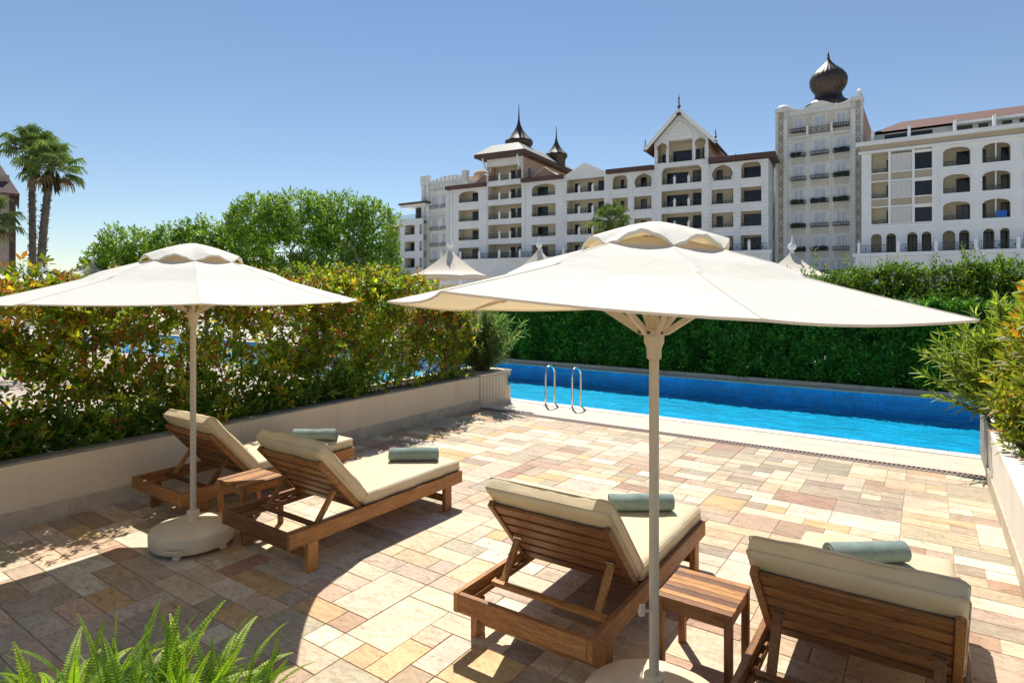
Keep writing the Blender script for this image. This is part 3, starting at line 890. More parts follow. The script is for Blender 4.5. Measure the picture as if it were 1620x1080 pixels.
# ------------------------------------------------------------------ side tables
def side_table(loc, rz, label):
    o = empty('side_table', loc, rz, label, 'side table', 'slatted teak side tables')
    W, D, H = 0.43, 0.42, 0.455
    b = MB(); n = 8; st = D / n
    for i in range(n):
        k = [0.3, .95, .02, .45, .9, .75, .06, .7][i]
        b.col = (k, float(rng.random()), float(rng.random())); b.box(-W/2, W/2, -D/2 + i * st + .002, -D/2 + (i + 1) * st - .002, H - 0.022, H)
    b.build('table_top', M['wood_x'], o, bevel=0.003)
    for s in (-1, 1):
        b = MB(); b.col = rc(); b.box(-W/2 + .045, W/2 - .045, s * (D/2 - .022) - .011, s * (D/2 - .022) + .011, H - 0.085, H - 0.0225)
        b.build('apron', M['wood_x'], o, bevel=0.002)
        b = MB(); b.col = rc(); b.box(s * (W/2 - .022) - .011, s * (W/2 - .022) + .011, -D/2 + .045, D/2 - .045, H - 0.085, H - 0.0225)
        b.build('apron', M['wood_y'], o, bevel=0.002)
    for sx in (-1, 1):
        for sy in (-1, 1):
            b = MB(); b.col = rc()
            b.box(sx * (W/2 - .024) - .021, sx * (W/2 - .024) + .021, sy * (D/2 - .024) - .021, sy * (D/2 - .024) + .021, 0, H - 0.0225)
            b.build('leg', M['wood_z'], o, bevel=0.003)
    return o
side_table((-5.26, 3.28, 0), R(90), 'slatted teak side table between the two far loungers, behind the round umbrella base')
side_table((-1.075, 3.545, 0), 0, 'slatted teak side table in front, right of the near umbrella pole')

# ------------------------------------------------------------------ parasols
def parasol(loc, rz, rad, z_top, z_rim, dz, label, group, zc_extra=0.0, crank=True, rads=(1,)*8, base_s=1.0, cr=.40):
    """dz: height offsets of the eight rim corners"""
    o = empty('parasol', loc, rz, label, 'parasol', group)
    NP, NS, NR = 8, 8, 10
    r0 = 0.16
    def corner_z(k): return z_rim + dz[k % 8]
    def top_z(ang_k, f):
        """height along rib k at radius fraction f (0 centre..1 rim), slightly hollow"""
        z1 = corner_z(ang_k); z0 = z_top
        return z0 + (z1 - z0) * f - 0.028 * math.sin(PI * f) * (1 - 0.2 * f) * (-0.2 if f < .5 else 1.0) * 0.8
    def canopy_pt(k, s, f):
        a0, a1 = k * PI / 4, (k + 1) * PI / 4
        q0, q1 = rads[k % 8] ** min(1, f * 1.5), rads[(k + 1) % 8] ** min(1, f * 1.5)
        p0 = Vector((q0 * rad * f * math.cos(a0), q0 * rad * f * math.sin(a0), top_z(k, f)))
        p1 = Vector((q1 * rad * f * math.cos(a1), q1 * rad * f * math.sin(a1), top_z(k + 1, f)))
        p = p0.lerp(p1, s)
        m = 4 * s * (1 - s)
        inw = 1 - 0.035 * m * f
        p.x *= inw; p.y *= inw
        p.z -= 0.016 * m * f + 0.004 * m * f * math.sin(7 * f + k * 2.1)
        return p
    V, Fc = [], []
    cols = NP * NS
    for i in range(NR + 1):
        f = (r0 + (rad - r0) * i / NR) / rad
        for c in range(cols):
            V.append(canopy_pt(c // NS, (c % NS) / NS, f))
    for i in range(NR):
        for c in range(cols):
            c2 = (c + 1) % cols
            Fc.append((i*cols + c, (i+1)*cols + c, (i+1)*cols + c2, i*cols + c2))
    # hem folded under the rim
    base = len(V)
    for c in range(cols):
        p = canopy_pt(c // NS, (c % NS) / NS, 1.0)
        V.append(Vector((p.x * .996, p.y * .996, p.z - 0.009)))
    for c in range(cols):
        c2 = (c + 1) % cols
        Fc.append((NR*cols + c, base + c, base + c2, NR*cols + c2))
    b = MB(); b.add(V, Fc); sm = b
    # seams along the ribs
    for k in range(8):
        for i in range(10):
            f0, f1 = 0.3 + 0.07 * i, 0.3 + 0.07 * (i + 1)
            q = [canopy_pt(k, .010 / f0, f0), canopy_pt(k, .010 / f1, f1), canopy_pt(k - 1, 1 - .010 / f1, f1), canopy_pt(k - 1, 1 - .010 / f0, f0)]
            sm.quad_pts([p + Vector((0, 0, 0.0022)) for p in q])
    cn = b.build('canopy', M['canvas'], o, smooth=True, auto=14)
    # vent cap: eight lifted lobes
    V, Fc = [], []
    NSc, NRc = 10, 9; cc = 8 * NSc
    for i in range(NRc + 1):
        f = i / NRc
        for c in range(cc):
            k, s = c // NSc, (c % NSc) / NSc
            a = (k + s) * PI / 4
            m = math.sin(PI * s) ** 1.6
            rr = cr * f * (1 - 0.03 * m)
            zz = z_top + zc_extra + 0.052 - 0.02 * f - (0.052 + (z_top - top_z(k, cr / rad) ) - 0.026) * f ** 1.7
            zz += (0.052 * m * f ** 2.2) + 0.004 * math.sin(c * 2.3) * f
            V.append((rr * math.cos(a), rr * math.sin(a), zz))
    for i in range(NRc):
        for c in range(cc):
            c2 = (c + 1) % cc
            Fc.append((i*cc + c, (i+1)*cc + c, (i+1)*cc + c2, i*cc + c2))
    bs = len(V)
    for c in range(cc):
        x, y, z = V[NRc*cc + c]; V.append((x * 0.985, y * 0.985, z - 0.016))
    for c in range(cc):
        c2 = (c + 1) % cc; Fc.append((NRc*cc + c, bs + c, bs + c2, NRc*cc + c2))
    b = MB(); b.add(V, Fc); b.build('vent_cap', M['canvas'], o, smooth=True, auto=60)
    # pole
    zh = z_rim - 0.10
    b = MB(); b.tube([(0, 0, 0.16), (0, 0, z_top - 0.06)], 0.0245, 20)
    po = b.build('pole', M['beige_paint'], o, smooth=True, auto=40)
    hb = MB()
    for i in range(26):
        z = 0.75 + i * 0.042
        hb.tube([(0.0238 * math.cos(-1.9), 0.0238 * math.sin(-1.9), z), (0.026 * math.cos(-1.9), 0.026 * math.sin(-1.9), z)], 0.004, 8)
    if not crank: hb.build('pin_hole', M['rust'], po)
    # runner and struts
    b = MB(); b.lathe([(0.026, zh - 0.125), (0.036, zh - 0.12), (0.036, zh - 0.075), (0.044, zh - 0.05), (0.050, zh - 0.04), (0.050, zh - 0.005), (0.075, zh), (0.075, zh + 0.022), (0.030, zh + 0.026)], 28)
    ru = b.build('runner', M['beige_paint'], o, smooth=True, auto=30)
    bb = MB()
    for k in range(8):
        a = k * PI / 4 + 0.06
        c, s_ = math.cos(a), math.sin(a)
        bb.tube([(0.074 * c - 0.014 * s_, 0.074 * s_ + 0.014 * c, zh + 0.012), (0.086 * c - 0.014 * s_, 0.086 * s_ + 0.014 * c, zh + 0.012)], 0.007, 8)
    bb.build('bolt', M['rust'], ru)
    for k in range(8):
        a = k * PI / 4
        q = canopy_pt(k, 0, 1.0); fb = 0.42
        pts = [canopy_pt(k, 0, f) + Vector((0, 0, -0.018)) for f in (0.05, 0.2, 0.4, 0.6, 0.8, 0.975)]
        b = MB()
        pts[-1].z += .011
        for i in range(5): b.bar(pts[i], pts[i + 1], 0.018, 0.026 if i < 4 else 0.012)
        rb = b.build('rib', M['beige_paint'], o)
        b = MB()
        e = canopy_pt(k, 0, fb) + Vector((0, 0, -0.032))
        b.bar((0.07 * math.cos(a), 0.07 * math.sin(a), zh + 0.012), e, 0.02, 0.026)
        b.build('strut', M['beige_paint'], rb)
    b = MB(); b.lathe([(0.03, z_top - 0.12), (0.07, z_top - 0.11), (0.07, z_top - 0.06), (0.02, z_top - 0.01), (0.0, z_top - 0.005)], 20); b.build('crown_hub', M['beige_paint'], o, smooth=True, auto=30)
    if crank:
        b = MB(); b.tube([(-0.030, -0.012, 0.62), (-0.062, -0.02, 0.62)], 0.007, 8); b.lathe([(0.0, 0.60), (0.016, 0.604), (0.02, 0.62), (0.016, 0.636), (0.0, 0.64)], 12, -0.066, -0.022)
        b.bar((-0.066, -0.022, 0.60), (-0.062, -0.02, 0.655), 0.012, 0.03)
        b.build('crank_handle', M['beige_paint'], po, smooth=True, auto=40)
    # weighted base
    b = MB()
    b.lathe([(0.30, 0.028), (0.352, 0.034), (0.366, 0.06), (0.368, 0.14), (0.360, 0.157), (0.345, 0.166), (0.26, 0.187), (0.22, 0.200), (0.10, 0.208), (0.06, 0.208)], 64)
    for i, p in enumerate(b.v): b.v[i] = (p[0] * base_s, p[1] * base_s, p[2])
    ba = b.build('base', M['resin'], o, smooth=True, auto=28)
    b = MB(); b.lathe([(0.060, 0.205), (0.048, 0.215), (0.044, 0.27), (0.050, 0.275), (0.050, 0.295), (0.040, 0.30), (0.026, 0.302)], 24)
    b.build('pole_socket', M['resin'], ba, smooth=True, auto=28)
    hd = MB()
    a = math.atan2(-loc[1], -loc[0]) - rz - 0.42
    c, s_ = math.cos(a), math.sin(a)
    def pp(t, rr, z): return (rr * c - t * s_, rr * s_ + t * c, z)
    hd.tube([pp(-0.062, 0.355, 0.092), pp(-0.062, 0.385, 0.092), pp(-0.03, 0.392, 0.092), pp(0.03, 0.392, 0.092), pp(0.062, 0.385, 0.092), pp(0.062, 0.355, 0.092)], 0.008, 8)
    hd.build('base_handle', M['resin'], ba, smooth=True)
    for k in range(5):
        a = k * 2 * PI / 5 + 0.5
        b = MB(); b.lathe([(0.03, 0.0), (0.034, 0.006), (0.034, 0.028), (0.02, 0.032)], 14, 0.30 * math.cos(a), 0.30 * math.sin(a)); b.build('base_foot', M['resin'], ba)
    return o
PG = 'cream octagonal parasols'
ca = YAW
P1 = parasol((-5.275, 2.745, 0), YAW + R(30.0), 1.45, 2.575, 2.125, [0, 0, 0, 0, 0, 0, 0, 0], 'farther cream octagonal parasol at left, its perforated pole standing before the first lounger', PG, crank=False, base_s=.93)
P2 = parasol((-1.117, 2.87, 0), YAW + R(0.0), 1.36, 2.50, 2.09, [0.02, 0.02, 0.0, 0.0, 0.065, 0.115, 0.035, 0.015], 'nearest and largest looking cream parasol, its pole beside the front side table', PG, rads=(.97, 1, 1, 1, .98, .99, .97, .95), cr=.365)
P3 = parasol((*at_depth(-118, 11.5), 0), YAW + R(10), 1.6, 2.92, 2.45, [0] * 8, 'cream parasol beyond the left hedge, only its rim showing at the left edge', PG, crank=False)
# ------------------------------------------------------------------ leaves
def norm_rows(a):
    return a / np.maximum(np.linalg.norm(a, axis=1, keepdims=True), 1e-9)
def leaf_arrays(pos, d, nrm, L, W, col, fold=0.12, droop=0.12):
    """six-vertex folded leaves; returns V, F, C"""
    d = norm_rows(d); s = norm_rows(np.cross(d, nrm)); n = np.cross(s, d)
    L = np.broadcast_to(np.asarray(L, float).reshape(-1, 1), (len(pos), 1)); W = np.broadcast_to(np.asarray(W, float).reshape(-1, 1), (len(pos), 1))
    b0 = pos
    r1 = pos + d * L * .34 + s * W * .5 + n * W * fold
    l1 = pos + d * L * .34 - s * W * .5 + n * W * fold
    r2 = pos + d * L * .70 + s * W * .36 + n * (W * fold * .8 - L * droop * .4)
    l2 = pos + d * L * .70 - s * W * .36 + n * (W * fold * .8 - L * droop * .4)
    tp = pos + d * L - n * L * droop
    V = np.stack([b0, r1, r2, tp, l2, l1], 1).reshape(-1, 3)
    k = np.arange(len(pos))[:, None] * 6
    Fq = np.concatenate([k + np.array([[0, 1, 2, 3]]), k + np.array([[0, 3, 4, 5]])], 0)
    C = np.repeat(col, 6, axis=0)
    return V, Fq, C
def rosettes(cen, axis, k, L, ratio, palette, spread=(0.5, 1.25), back=0.10, jit=0.25, pick=None, whorl=True):
    """k leaves round each twig tip; palette: list of (rgb, weight)"""
    n = len(cen)
    axis = norm_rows(axis)
    h = np.where(np.abs(axis[:, 2:3]) < .9, np.array([[0, 0, 1.0]]), np.array([[1.0, 0, 0]]))
    u = norm_rows(np.cross(axis, h)); v = np.cross(axis, u)
    A = np.repeat(axis, k, 0); U = np.repeat(u, k, 0); Vv = np.repeat(v, k, 0); P = np.repeat(cen, k, 0)
    N = n * k
    idx = np.tile(np.arange(k), n)
    th = idx * 2.399 + np.repeat(rng.uniform(0, 2 * PI, n), k) + rng.normal(0, jit, N)
    ti = spread[0] + (spread[1] - spread[0]) * (idx / max(1, k - 1)) + rng.normal(0, .15, N)
    rad = U * np.cos(th)[:, None] + Vv * np.sin(th)[:, None]
    d = A * np.cos(ti)[:, None] + rad * np.sin(ti)[:, None]
    nn = A * np.sin(ti)[:, None] - rad * np.cos(ti)[:, None]
    nn = nn + rng.normal(0, .25, (N, 3))
    pos = P - A * (idx / k * back)[:, None] + d * 0.006
    LL_ = L * rng.uniform(.65, 1.2, N)
    cols = np.array([p[0] for p in palette]); ww = np.array([p[1] for p in palette], float)
    if pick is None:
        ci = rng.choice(len(palette), n, p=ww / ww.sum())
    else: ci = pick
    base = np.repeat(cols[ci], k, 0)
    alt = cols[rng.choice(len(palette), N, p=ww / ww.sum())]
    mixf = (rng.random(N) < .25)[:, None]
    C = np.where(mixf, alt, base) * rng.uniform(.75, 1.25, (N, 1))
    return leaf_arrays(pos, d, nn, LL_, LL_ * ratio * rng.uniform(.85, 1.15, N), np.clip(C, .005, .9))
def fbm(P, s, seed=0.0):
    return np.array([noise.noise(Vector((p[0] * s + seed, p[1] * s - seed, p[2] * s + seed * .5))) for p in P])
def fol(name, parts, mat, parent):
    V, Fq, C, off = [], [], [], 0
    for (v, f, c) in parts:
        V.append(v); Fq.append(f + off); C.append(c); off += len(v)
    return np_mesh(name, np.concatenate(V), np.concatenate(Fq), np.concatenate(C), mat, parent)
def branch(b, p, d, L, r, depth, gen, bend=0.3):
    """small recursive branch into builder b"""
    pts = [Vector(p)]; d = Vector(d).normalized(); n = 4
    for i in range(n):
        d = (d + Vector((gen.normal(0, bend * .5), gen.normal(0, bend * .5), gen.normal(0.05, bend * .3)))).normalized()
        pts.append(pts[-1] + d * L / n)
    b.tube(pts, [r * (1 - .55 * i / n) for i in range(n + 1)], 6 if r > .012 else 4, caps=False)
    if depth > 0:
        for j in range(gen.integers(2, 4)):
            q = pts[gen.integers(2, n + 1)]
            nd_ = (d + Vector((gen.normal(0, .6), gen.normal(0, .6), gen.normal(.15, .4)))).normalized()
            branch(b, q, nd_, L * .62, r * .5, depth - 1, gen, bend)

# ------------------------------------------------------------------ left hedge: large-leaved, green, yellow and bronze
hl = empty('hedge', (-7.45, 3.5, 0.56), 0, 'tall loose hedge of green, yellow and bronze leaves growing in the left planter', 'hedge')
n0 = 20000
Y = rng.uniform(-1.6, 9.05, n0); X = -7.42 + rng.normal(0, .24, n0)
top = 2.34 + 0.10 * np.clip((Y - 4.5) / 2.0, 0, 1) - 0.45 * np.clip((Y - 7.4) / 1.4, 0, 1) ** 1.5
top = top + np.array([0.14 * noise.noise(Vector((y * 1.3, 3.1, 0))) + .07 * noise.noise(Vector((y * 4.1, 1.1, 0))) for y in Y])
Z = 0.60 + (top - 0.60) * rng.random(n0) ** .78
X = np.clip(X, -7.95, -6.98 + 0.10 * (Z - 0.6))
P = np.stack([X, Y, Z], 1)
dens = 0.50 + 0.9 * fbm(P, 2.4, 5.0) + 0.55 * fbm(P, 6.5, 2.0)
dens += 0.24 * np.clip((Z - top + .45) / .45, 0, 1)
keep = dens > rng.uniform(0.28, 0.78, n0)
P, Z, Y, top = P[keep], Z[keep], Y[keep], top[keep]
hfrac = (Z - .6) / (top - .6)
PALH = [((0.144, 0.250, 0.031), 1), ((0.275, 0.367, 0.037), 1), ((0.551, 0.564, 0.041), 1), ((0.432, 0.197, 0.047), 1), ((0.262, 0.158, 0.053), 1), ((0.620, 0.420, 0.041), 1), ((0.524, 0.131, 0.053), 1)]
red = np.clip(0.45 + 1.1 * fbm(P, .9, 9.0), 0, 1) * np.clip((hfrac - .22) * 2.2, 0, 1)
rr = rng.random(len(P))
pick = np.where(rr < red * .58, rng.choice([3, 4, 5, 6], len(P), p=[.42, .30, .23, .05]),
       np.where(rng.random(len(P)) < 0.20 + .42 * hfrac, rng.choice([1, 2], len(P), p=[.5, .5]), rng.choice([0, 1], len(P), p=[.66, .34])))
ax = np.stack([(P[:, 0] + 7.42) * 1.6 + rng.normal(0, .35, len(P)), rng.normal(0, .45, len(P)), 0.75 + rng.normal(0, .3, len(P))], 1)
parts = []
near = rng.random(len(P)) < 1.0
parts.append(rosettes(P, ax, 7, 0.080, .50, PALH, pick=pick))
# long-leaved low shrubs along the foot of the hedge
n1 = 950
Y1 = rng.uniform(-1.4, 6.6, n1); Z1 = 0.60 + np.abs(rng.normal(0, .23, n1)); X1 = rng.normal(-7.22, .14, n1)
P1_ = np.stack([np.clip(X1 - .08, -7.7, -7.12), Y1, Z1], 1)
parts.append(rosettes(P1_, np.stack([.5 + rng.normal(0, .5, n1), rng.normal(0, .5, n1), 1 + rng.normal(0, .2, n1)], 1), 7, 0.15, .27, [((.10, .20, .03), 4), ((.15, .27, .035), 3), ((.25, .34, .05), 1)]))
# upright shoots at the top
n2 = 130
Y2 = rng.uniform(-1.4, 8.3, n2)
t2 = 2.36 + .10 * np.clip((Y2 - 4.5) / 2, 0, 1) - .3 * np.clip((Y2 - 7.4) / 1.2, 0, 1)
st = []
for q in range(3):
    st.append(np.stack([-7.42 + rng.normal(0, .15, n2), Y2 + rng.normal(0, .05, n2), t2 + q * .07 + rng.uniform(-.05, .06, n2)], 1))
S = np.concatenate(st)
parts.append(rosettes(S, np.stack([rng.normal(0, .3, len(S)), rng.normal(0, .3, len(S)), np.ones(len(S))], 1), 6, .082, .48, [((.22, .27, .022), 3), ((.34, .26, .025), 2), ((.12, .18, .02), 2), ((.34, .13, .02), 1)]))
parts = [(v - np.array([[-7.45, 3.5, 0.56]]), f, c) for v, f, c in parts]
fol('foliage', parts, M['leaf'], hl)
b = MB()
for i in range(42):
    y = -1.4 + i * .245 + rng.normal(0, .05)
    branch(b, (rng.normal(0, .10), y - 3.5, 0.0), (rng.normal(0, .25), rng.normal(0, .3), 1), rng.uniform(.75, 1.05), rng.uniform(.011, .02), 2, rng, .35)
b.build('branches', M['bark'], hl, smooth=True)

# ------------------------------------------------------------------ oleanders
def oleander(name, loc, n, rx, ry, h, label, pal, L, lean=(0, 0), flowers=None, ratio=.155, mat='leaf', base_f=.25, droop=.75):
    o = empty(name, loc, 0, label, 'shrub')
    parts = []; b = MB(); tips = []
    for i in range(n):
        a = rng.uniform(0, 2 * PI); q = rng.random() ** .6
        out = Vector((math.cos(a) * rx * q + lean[0], math.sin(a) * ry * q + lean[1], h * rng.uniform(droop, 1.05) * (1 - .38 * q * q)))
        p0 = Vector((out.x * .12, out.y * .12, 0)); p1 = Vector((out.x * .45, out.y * .45, out.z * .55))
        pts = []
        for s in range(7):
            t = s / 6
            pts.append(p0 * (1 - t) ** 2 + p1 * 2 * t * (1 - t) + out * t * t)
        b.tube(pts, [.010 * (1 - .6 * s / 6) for s in range(7)], 5, caps=False)
        for s in range(14):
            t = base_f + (1 - base_f) * s / 13
            p = p0 * (1 - t) ** 2 + p1 * 2 * t * (1 - t) + out * t * t
            dd = (p1 - p0) * (2 * (1 - t)) + (out - p1) * 2 * t
            tips.append((p, dd))
    C = np.array([list(t[0]) for t in tips]); A = np.array([list(t[1]) for t in tips])
    parts.append(rosettes(C, A, 5, L, ratio, pal, spread=(.25, 1.0), back=.06))
    fol('foliage', parts, M[mat], o)
    b.build('stems', M['bark'], o, smooth=True)
    if flowers:
        for (nm, cen, k, s, col) in flowers:
            pos = np.array(cen) + rng.normal(0, s, (k, 3)); dd = rng.normal(0, 1, (k, 3)); dd[:, 2] += .4
            fol(nm, [leaf_arrays(np.repeat(pos, 5, 0), np.repeat(dd, 5, 0) * .4 + rng.normal(0, 1, (k * 5, 3)), rng.normal(0, 1, (k * 5, 3)), .03, .024, np.tile(np.array([col]), (k * 5, 1)))], M['petal_white'], o)
    return o
OLG = [((.15, .24, .08), 3), ((.22, .31, .13), 2), ((.32, .37, .2), 1)]
oleander('oleander_shrub', (-7.32, 9.56, .60), 110, 1.0, .65, 1.42, 'grey green narrow leaved oleander in the slatted planter box at the pool corner', OLG, .155, droop=.42)
OLR = [((0.187, 0.264, 0.039), 3), ((0.264, 0.319, 0.055), 2), ((0.330, 0.363, 0.110), 1)]
oleander('oleander_shrub', (1.02, 9.45, .56), 150, .92, .8, 1.55, 'bright green narrow leaved oleander with white flowers overhanging the pool at right', OLR, .17,
         flowers=[('white_flowers', (-.82, -.05, .24), 7, .06, (.85, .82, .72)), ('purple_flower', (-.22, -.12, .10), 2, .015, (.25, .10, .55))], lean=(-.14, 0), ratio=.165, base_f=.18, droop=.30)

# ------------------------------------------------------------------ right-hand bronze shrub in the right planter
ph = empty('photinia_shrub', (1.05, 7.9, .56), 0, 'yellow green shrub with orange tips in the right planter at the frame edge', 'shrub')
n3 = 520
a = rng.uniform(0, 2 * PI, n3); q = rng.random(n3) ** .5
Zp = rng.random(n3) ** .8 * 1.75
wd = .46 * (0.75 + .5 * np.sin(Zp * 2.0 + .3))
Pp = np.stack([np.cos(a) * q * wd * .95, np.sin(a) * q * 1.05, Zp], 1)
pickp = np.where(Zp > 1.5 + rng.normal(0, .25, n3), rng.choice([1, 2, 3], n3), rng.choice([0, 1], n3))
Ap = np.stack([np.cos(a) * q * 1.0, np.sin(a) * q * .9, .8 + rng.normal(0, .25, n3)], 1)
fol('foliage', [rosettes(Pp, Ap, 7, .125, .38, [((.19, .24, .025), 1), ((.30, .30, .03), 1), ((.40, .32, .03), 1), ((.46, .20, .03), 1)], pick=pickp)], M['leaf'], ph)
b = MB()
for i in range(16):
    branch(b, (rng.normal(0, .1), rng.normal(0, .45), 0), (rng.normal(0, .12), rng.normal(0, .12), 1), .62, .012, 1, rng)
b.build('branches', M['bark'], ph, smooth=True)

# ------------------------------------------------------------------ clipped hedge across the pool, with a taller loose hedge behind
hf = empty('hedge', (-3.5, 16.1, 0), 0, 'dark glossy clipped laurel hedge standing in shade along the far side of the pool', 'hedge')
nF = 19000
X = rng.uniform(-11.9, 4.6, nF); Z = .12 + rng.random(nF) * (1.82 + np.array([.16 * noise.noise(Vector((x * .7, 9.1, 0))) + .10 * noise.noise(Vector((x * 2.4, 1.7, 0))) for x in X]))
bulge = np.array([.22 * noise.noise(Vector((x * .9, z * 1.2, 2))) + .13 * noise.noise(Vector((x * 3, z * 3, 5))) for x, z in zip(X, Z)])
Yf = 15.72 + .10 * np.clip((Z - 1.2) / .7, 0, 1) + bulge + np.abs(rng.normal(0, .10, nF))
Pf = np.stack([X, Yf, Z], 1)
kp = (.62 + .55 * fbm(Pf, 3.0, 1.0)) > rng.uniform(.2, .8, nF)
Pf = Pf[kp]
Af = np.stack([rng.normal(0, .45, len(Pf)), -.9 + rng.normal(0, .3, len(Pf)), .55 + rng.normal(0, .35, len(Pf))], 1)
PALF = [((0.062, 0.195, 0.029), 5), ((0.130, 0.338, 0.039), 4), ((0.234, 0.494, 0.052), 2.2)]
parts = [rosettes(Pf, Af, 6, .155, .33, PALF)]
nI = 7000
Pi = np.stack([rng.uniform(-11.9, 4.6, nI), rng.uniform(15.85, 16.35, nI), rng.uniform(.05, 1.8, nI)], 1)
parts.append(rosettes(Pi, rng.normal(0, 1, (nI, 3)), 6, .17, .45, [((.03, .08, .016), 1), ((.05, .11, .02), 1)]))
# top surface
nT = 2600
Pt = np.stack([rng.uniform(-11.9, 4.6, nT), rng.uniform(15.75, 16.7, nT), 1.90 + rng.normal(0, .07, nT)], 1)
parts.append(rosettes(Pt, np.stack([rng.normal(0, .3, nT), -.3 + rng.normal(0, .3, nT), np.ones(nT)], 1), 6, .12, .34, [((.06, .15, .02), 3), ((.11, .22, .03), 2)]))
nE = 500
Pe = np.stack([-11.95 + np.abs(rng.normal(0, .1, nE)), rng.uniform(15.7, 16.7, nE), rng.uniform(.1, 1.8, nE)], 1)
parts.append(rosettes(Pe, np.stack([-1 + rng.normal(0, .3, nE), rng.normal(0, .3, nE), .4 + rng.normal(0, .3, nE)], 1), 6, .12, .34, PALF))
parts = [(v - np.array([[-3.5, 16.1, 0]]), f, c) for v, f, c in parts]
fol('foliage', parts, M['laurel'], hf)
b = MB()
for i in range(60):
    branch(b, (-8.3 + i * .275 + rng.normal(0, .06), .15 + rng.normal(0, .12), 0), (rng.normal(0, .2), rng.normal(0, .2), 1), 1.1, .02, 1, rng)
b.build('branches', M['bark'], hf, smooth=True)

hb = empty('hedge', (-2.0, 17.3, 0), 0, 'taller bright sunlit green hedge with upright shoots behind the dark clipped hedge', 'hedge')
nB = 20000
X = rng.uniform(-11.6, 5.4, nB)
topb = 2.52 + .22 * np.clip((X + 3) / 4, -1, 1) + np.array([.20 * noise.noise(Vector((x * .8, 7.7, 0))) + .12 * noise.noise(Vector((x * 2.6, 4.4, 0))) for x in X])
t = rng.random(nB)
Zb = 1.35 + (topb - 1.35) * t
Yb = 16.55 + .75 * t ** 2.2 + np.abs(rng.normal(0, .16, nB)) + np.array([.16 * noise.noise(Vector((x * 1.6, z * 1.9, 3.3))) for x, z in zip(X, Zb)])
m2 = rng.random(nB) < .22
Yb = np.where(m2, 17.2 + rng.random(nB) * .9, Yb); Zb = np.where(m2, topb + rng.normal(0, .08, nB), Zb)
Pb = np.stack([X, Yb, Zb], 1)
kp = (.66 + .7 * fbm(Pb, 2.6, 4.0)) > rng.uniform(.2, .8, nB)
Pb = Pb[kp]
Ab = np.stack([rng.normal(0, .5, len(Pb)), -.45 + rng.normal(0, .4, len(Pb)), .85 + rng.normal(0, .3, len(Pb))], 1)
PALB = [((.11, .21, .024), 4), ((.19, .30, .032), 3), ((.29, .37, .04), 2), ((.06, .13, .02), 1.2)]
parts = [rosettes(Pb, Ab, 6, .09, .44, PALB)]
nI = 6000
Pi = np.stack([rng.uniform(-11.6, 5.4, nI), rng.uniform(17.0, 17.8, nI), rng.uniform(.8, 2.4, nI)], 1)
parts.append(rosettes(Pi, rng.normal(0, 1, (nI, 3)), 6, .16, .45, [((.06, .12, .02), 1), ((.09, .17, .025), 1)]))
sh = []
for i in range(210):
    x = rng.uniform(-11.4, 5.2); y = rng.uniform(16.9, 17.6); z0 = 2.5 + .22 * max(-1, min(1, (x + 3) / 4)); hh = abs(rng.normal(.22, .17))
    for s in range(int(3 + hh * 14)):
        sh.append((x + rng.normal(0, .02), y + rng.normal(0, .02), z0 - .15 + (hh + .15) * s / (2 + hh * 14)))
S = np.array(sh)
parts.append(rosettes(S, np.stack([rng.normal(0, .2, len(S)), rng.normal(0, .2, len(S)), np.ones(len(S))], 1), 5, .10, .36, [((.15, .25, .028), 3), ((.24, .32, .04), 2), ((.09, .18, .02), 2)]))
parts = [(v - np.array([[-2.0, 17.3, 0]]), f, c) for v, f, c in parts]
fol('foliage', parts, M['tree_leaf'], hb)
b = MB()
for i in range(55):
    branch(b, (-9.4 + i * .30 + rng.normal(0, .06), rng.normal(0, .2), 0), (rng.normal(0, .15), rng.normal(0, .15), 1), 1.7, .022, 2, rng)
b.build('branches', M['bark'], hb, smooth=True)

# ------------------------------------------------------------------ broadleaf trees
def tree(name, loc, blobs, n, L, label, pal, trunks, k=6, group=None, gap=.10, bark='bark_pale', ratio=.5):
    o = empty(name, loc, 0, label, 'tree', group)
    pts, axs = [], []
    vol = np.array([bl[3] * bl[4] * bl[5] for bl in blobs]) ** .67
    for bl, fr in zip(blobs, vol / vol.sum()):
        m = int(n * fr)
        d = norm_rows(rng.normal(0, 1, (m, 3))); r = rng.uniform(.35, 1.0, m) ** .38
        lump = np.array([.22 * noise.noise(Vector(v * 2.3) + Vector((bl[0], bl[1], bl[2]))) + .12 * noise.noise(Vector(v * 5.5) + Vector((bl[0], bl[1], 3.0))) for v in d])
        p = d * (r * (1 + lump))[:, None] * np.array([[bl[3], bl[4], bl[5]]]) + np.array([[bl[0], bl[1], bl[2]]])
        pts.append(p); axs.append(d + np.array([[0, 0, .55]]))
    Pn = np.concatenate(pts); An = np.concatenate(axs) + rng.normal(0, .35, (len(Pn), 3))
    kp = (.60 + .85 * fbm(Pn, 1.5, 2.2) + .3 * fbm(Pn, 4.2, 1.2)) > rng.uniform(gap, gap + .45, len(Pn))
    Pn, An = Pn[kp], An[kp]
    fol('crown', [rosettes(Pn, An, k, L, ratio, pal, spread=(.35, 1.3), back=.16)], M['tree_leaf'], o)
    b = MB()
    for (bx, by, dx, dy, ln, r) in trunks:
        branch(b, (bx, by, 0), (dx, dy, 1), ln, r, 3, rng, .28)
    b.build('trunk', M[bark], o, smooth=True)
    return o
PT = [((0.156, 0.286, 0.031), 4), ((0.260, 0.390, 0.039), 4), ((0.390, 0.481, 0.052), 1.8), ((0.078, 0.169, 0.026), 1.6)]
TG = 'rounded ficus trees beyond the left hedge'
d = 24.0
x, y = at_depth(498, d)
def cam_off(r, dd): return (r * CY - dd * SY, r * SY + dd * CY)
def blob(r, dd, z, a, bb, c):
    ox, oy = cam_off(r, dd); return (ox, oy, z, a, bb, c)
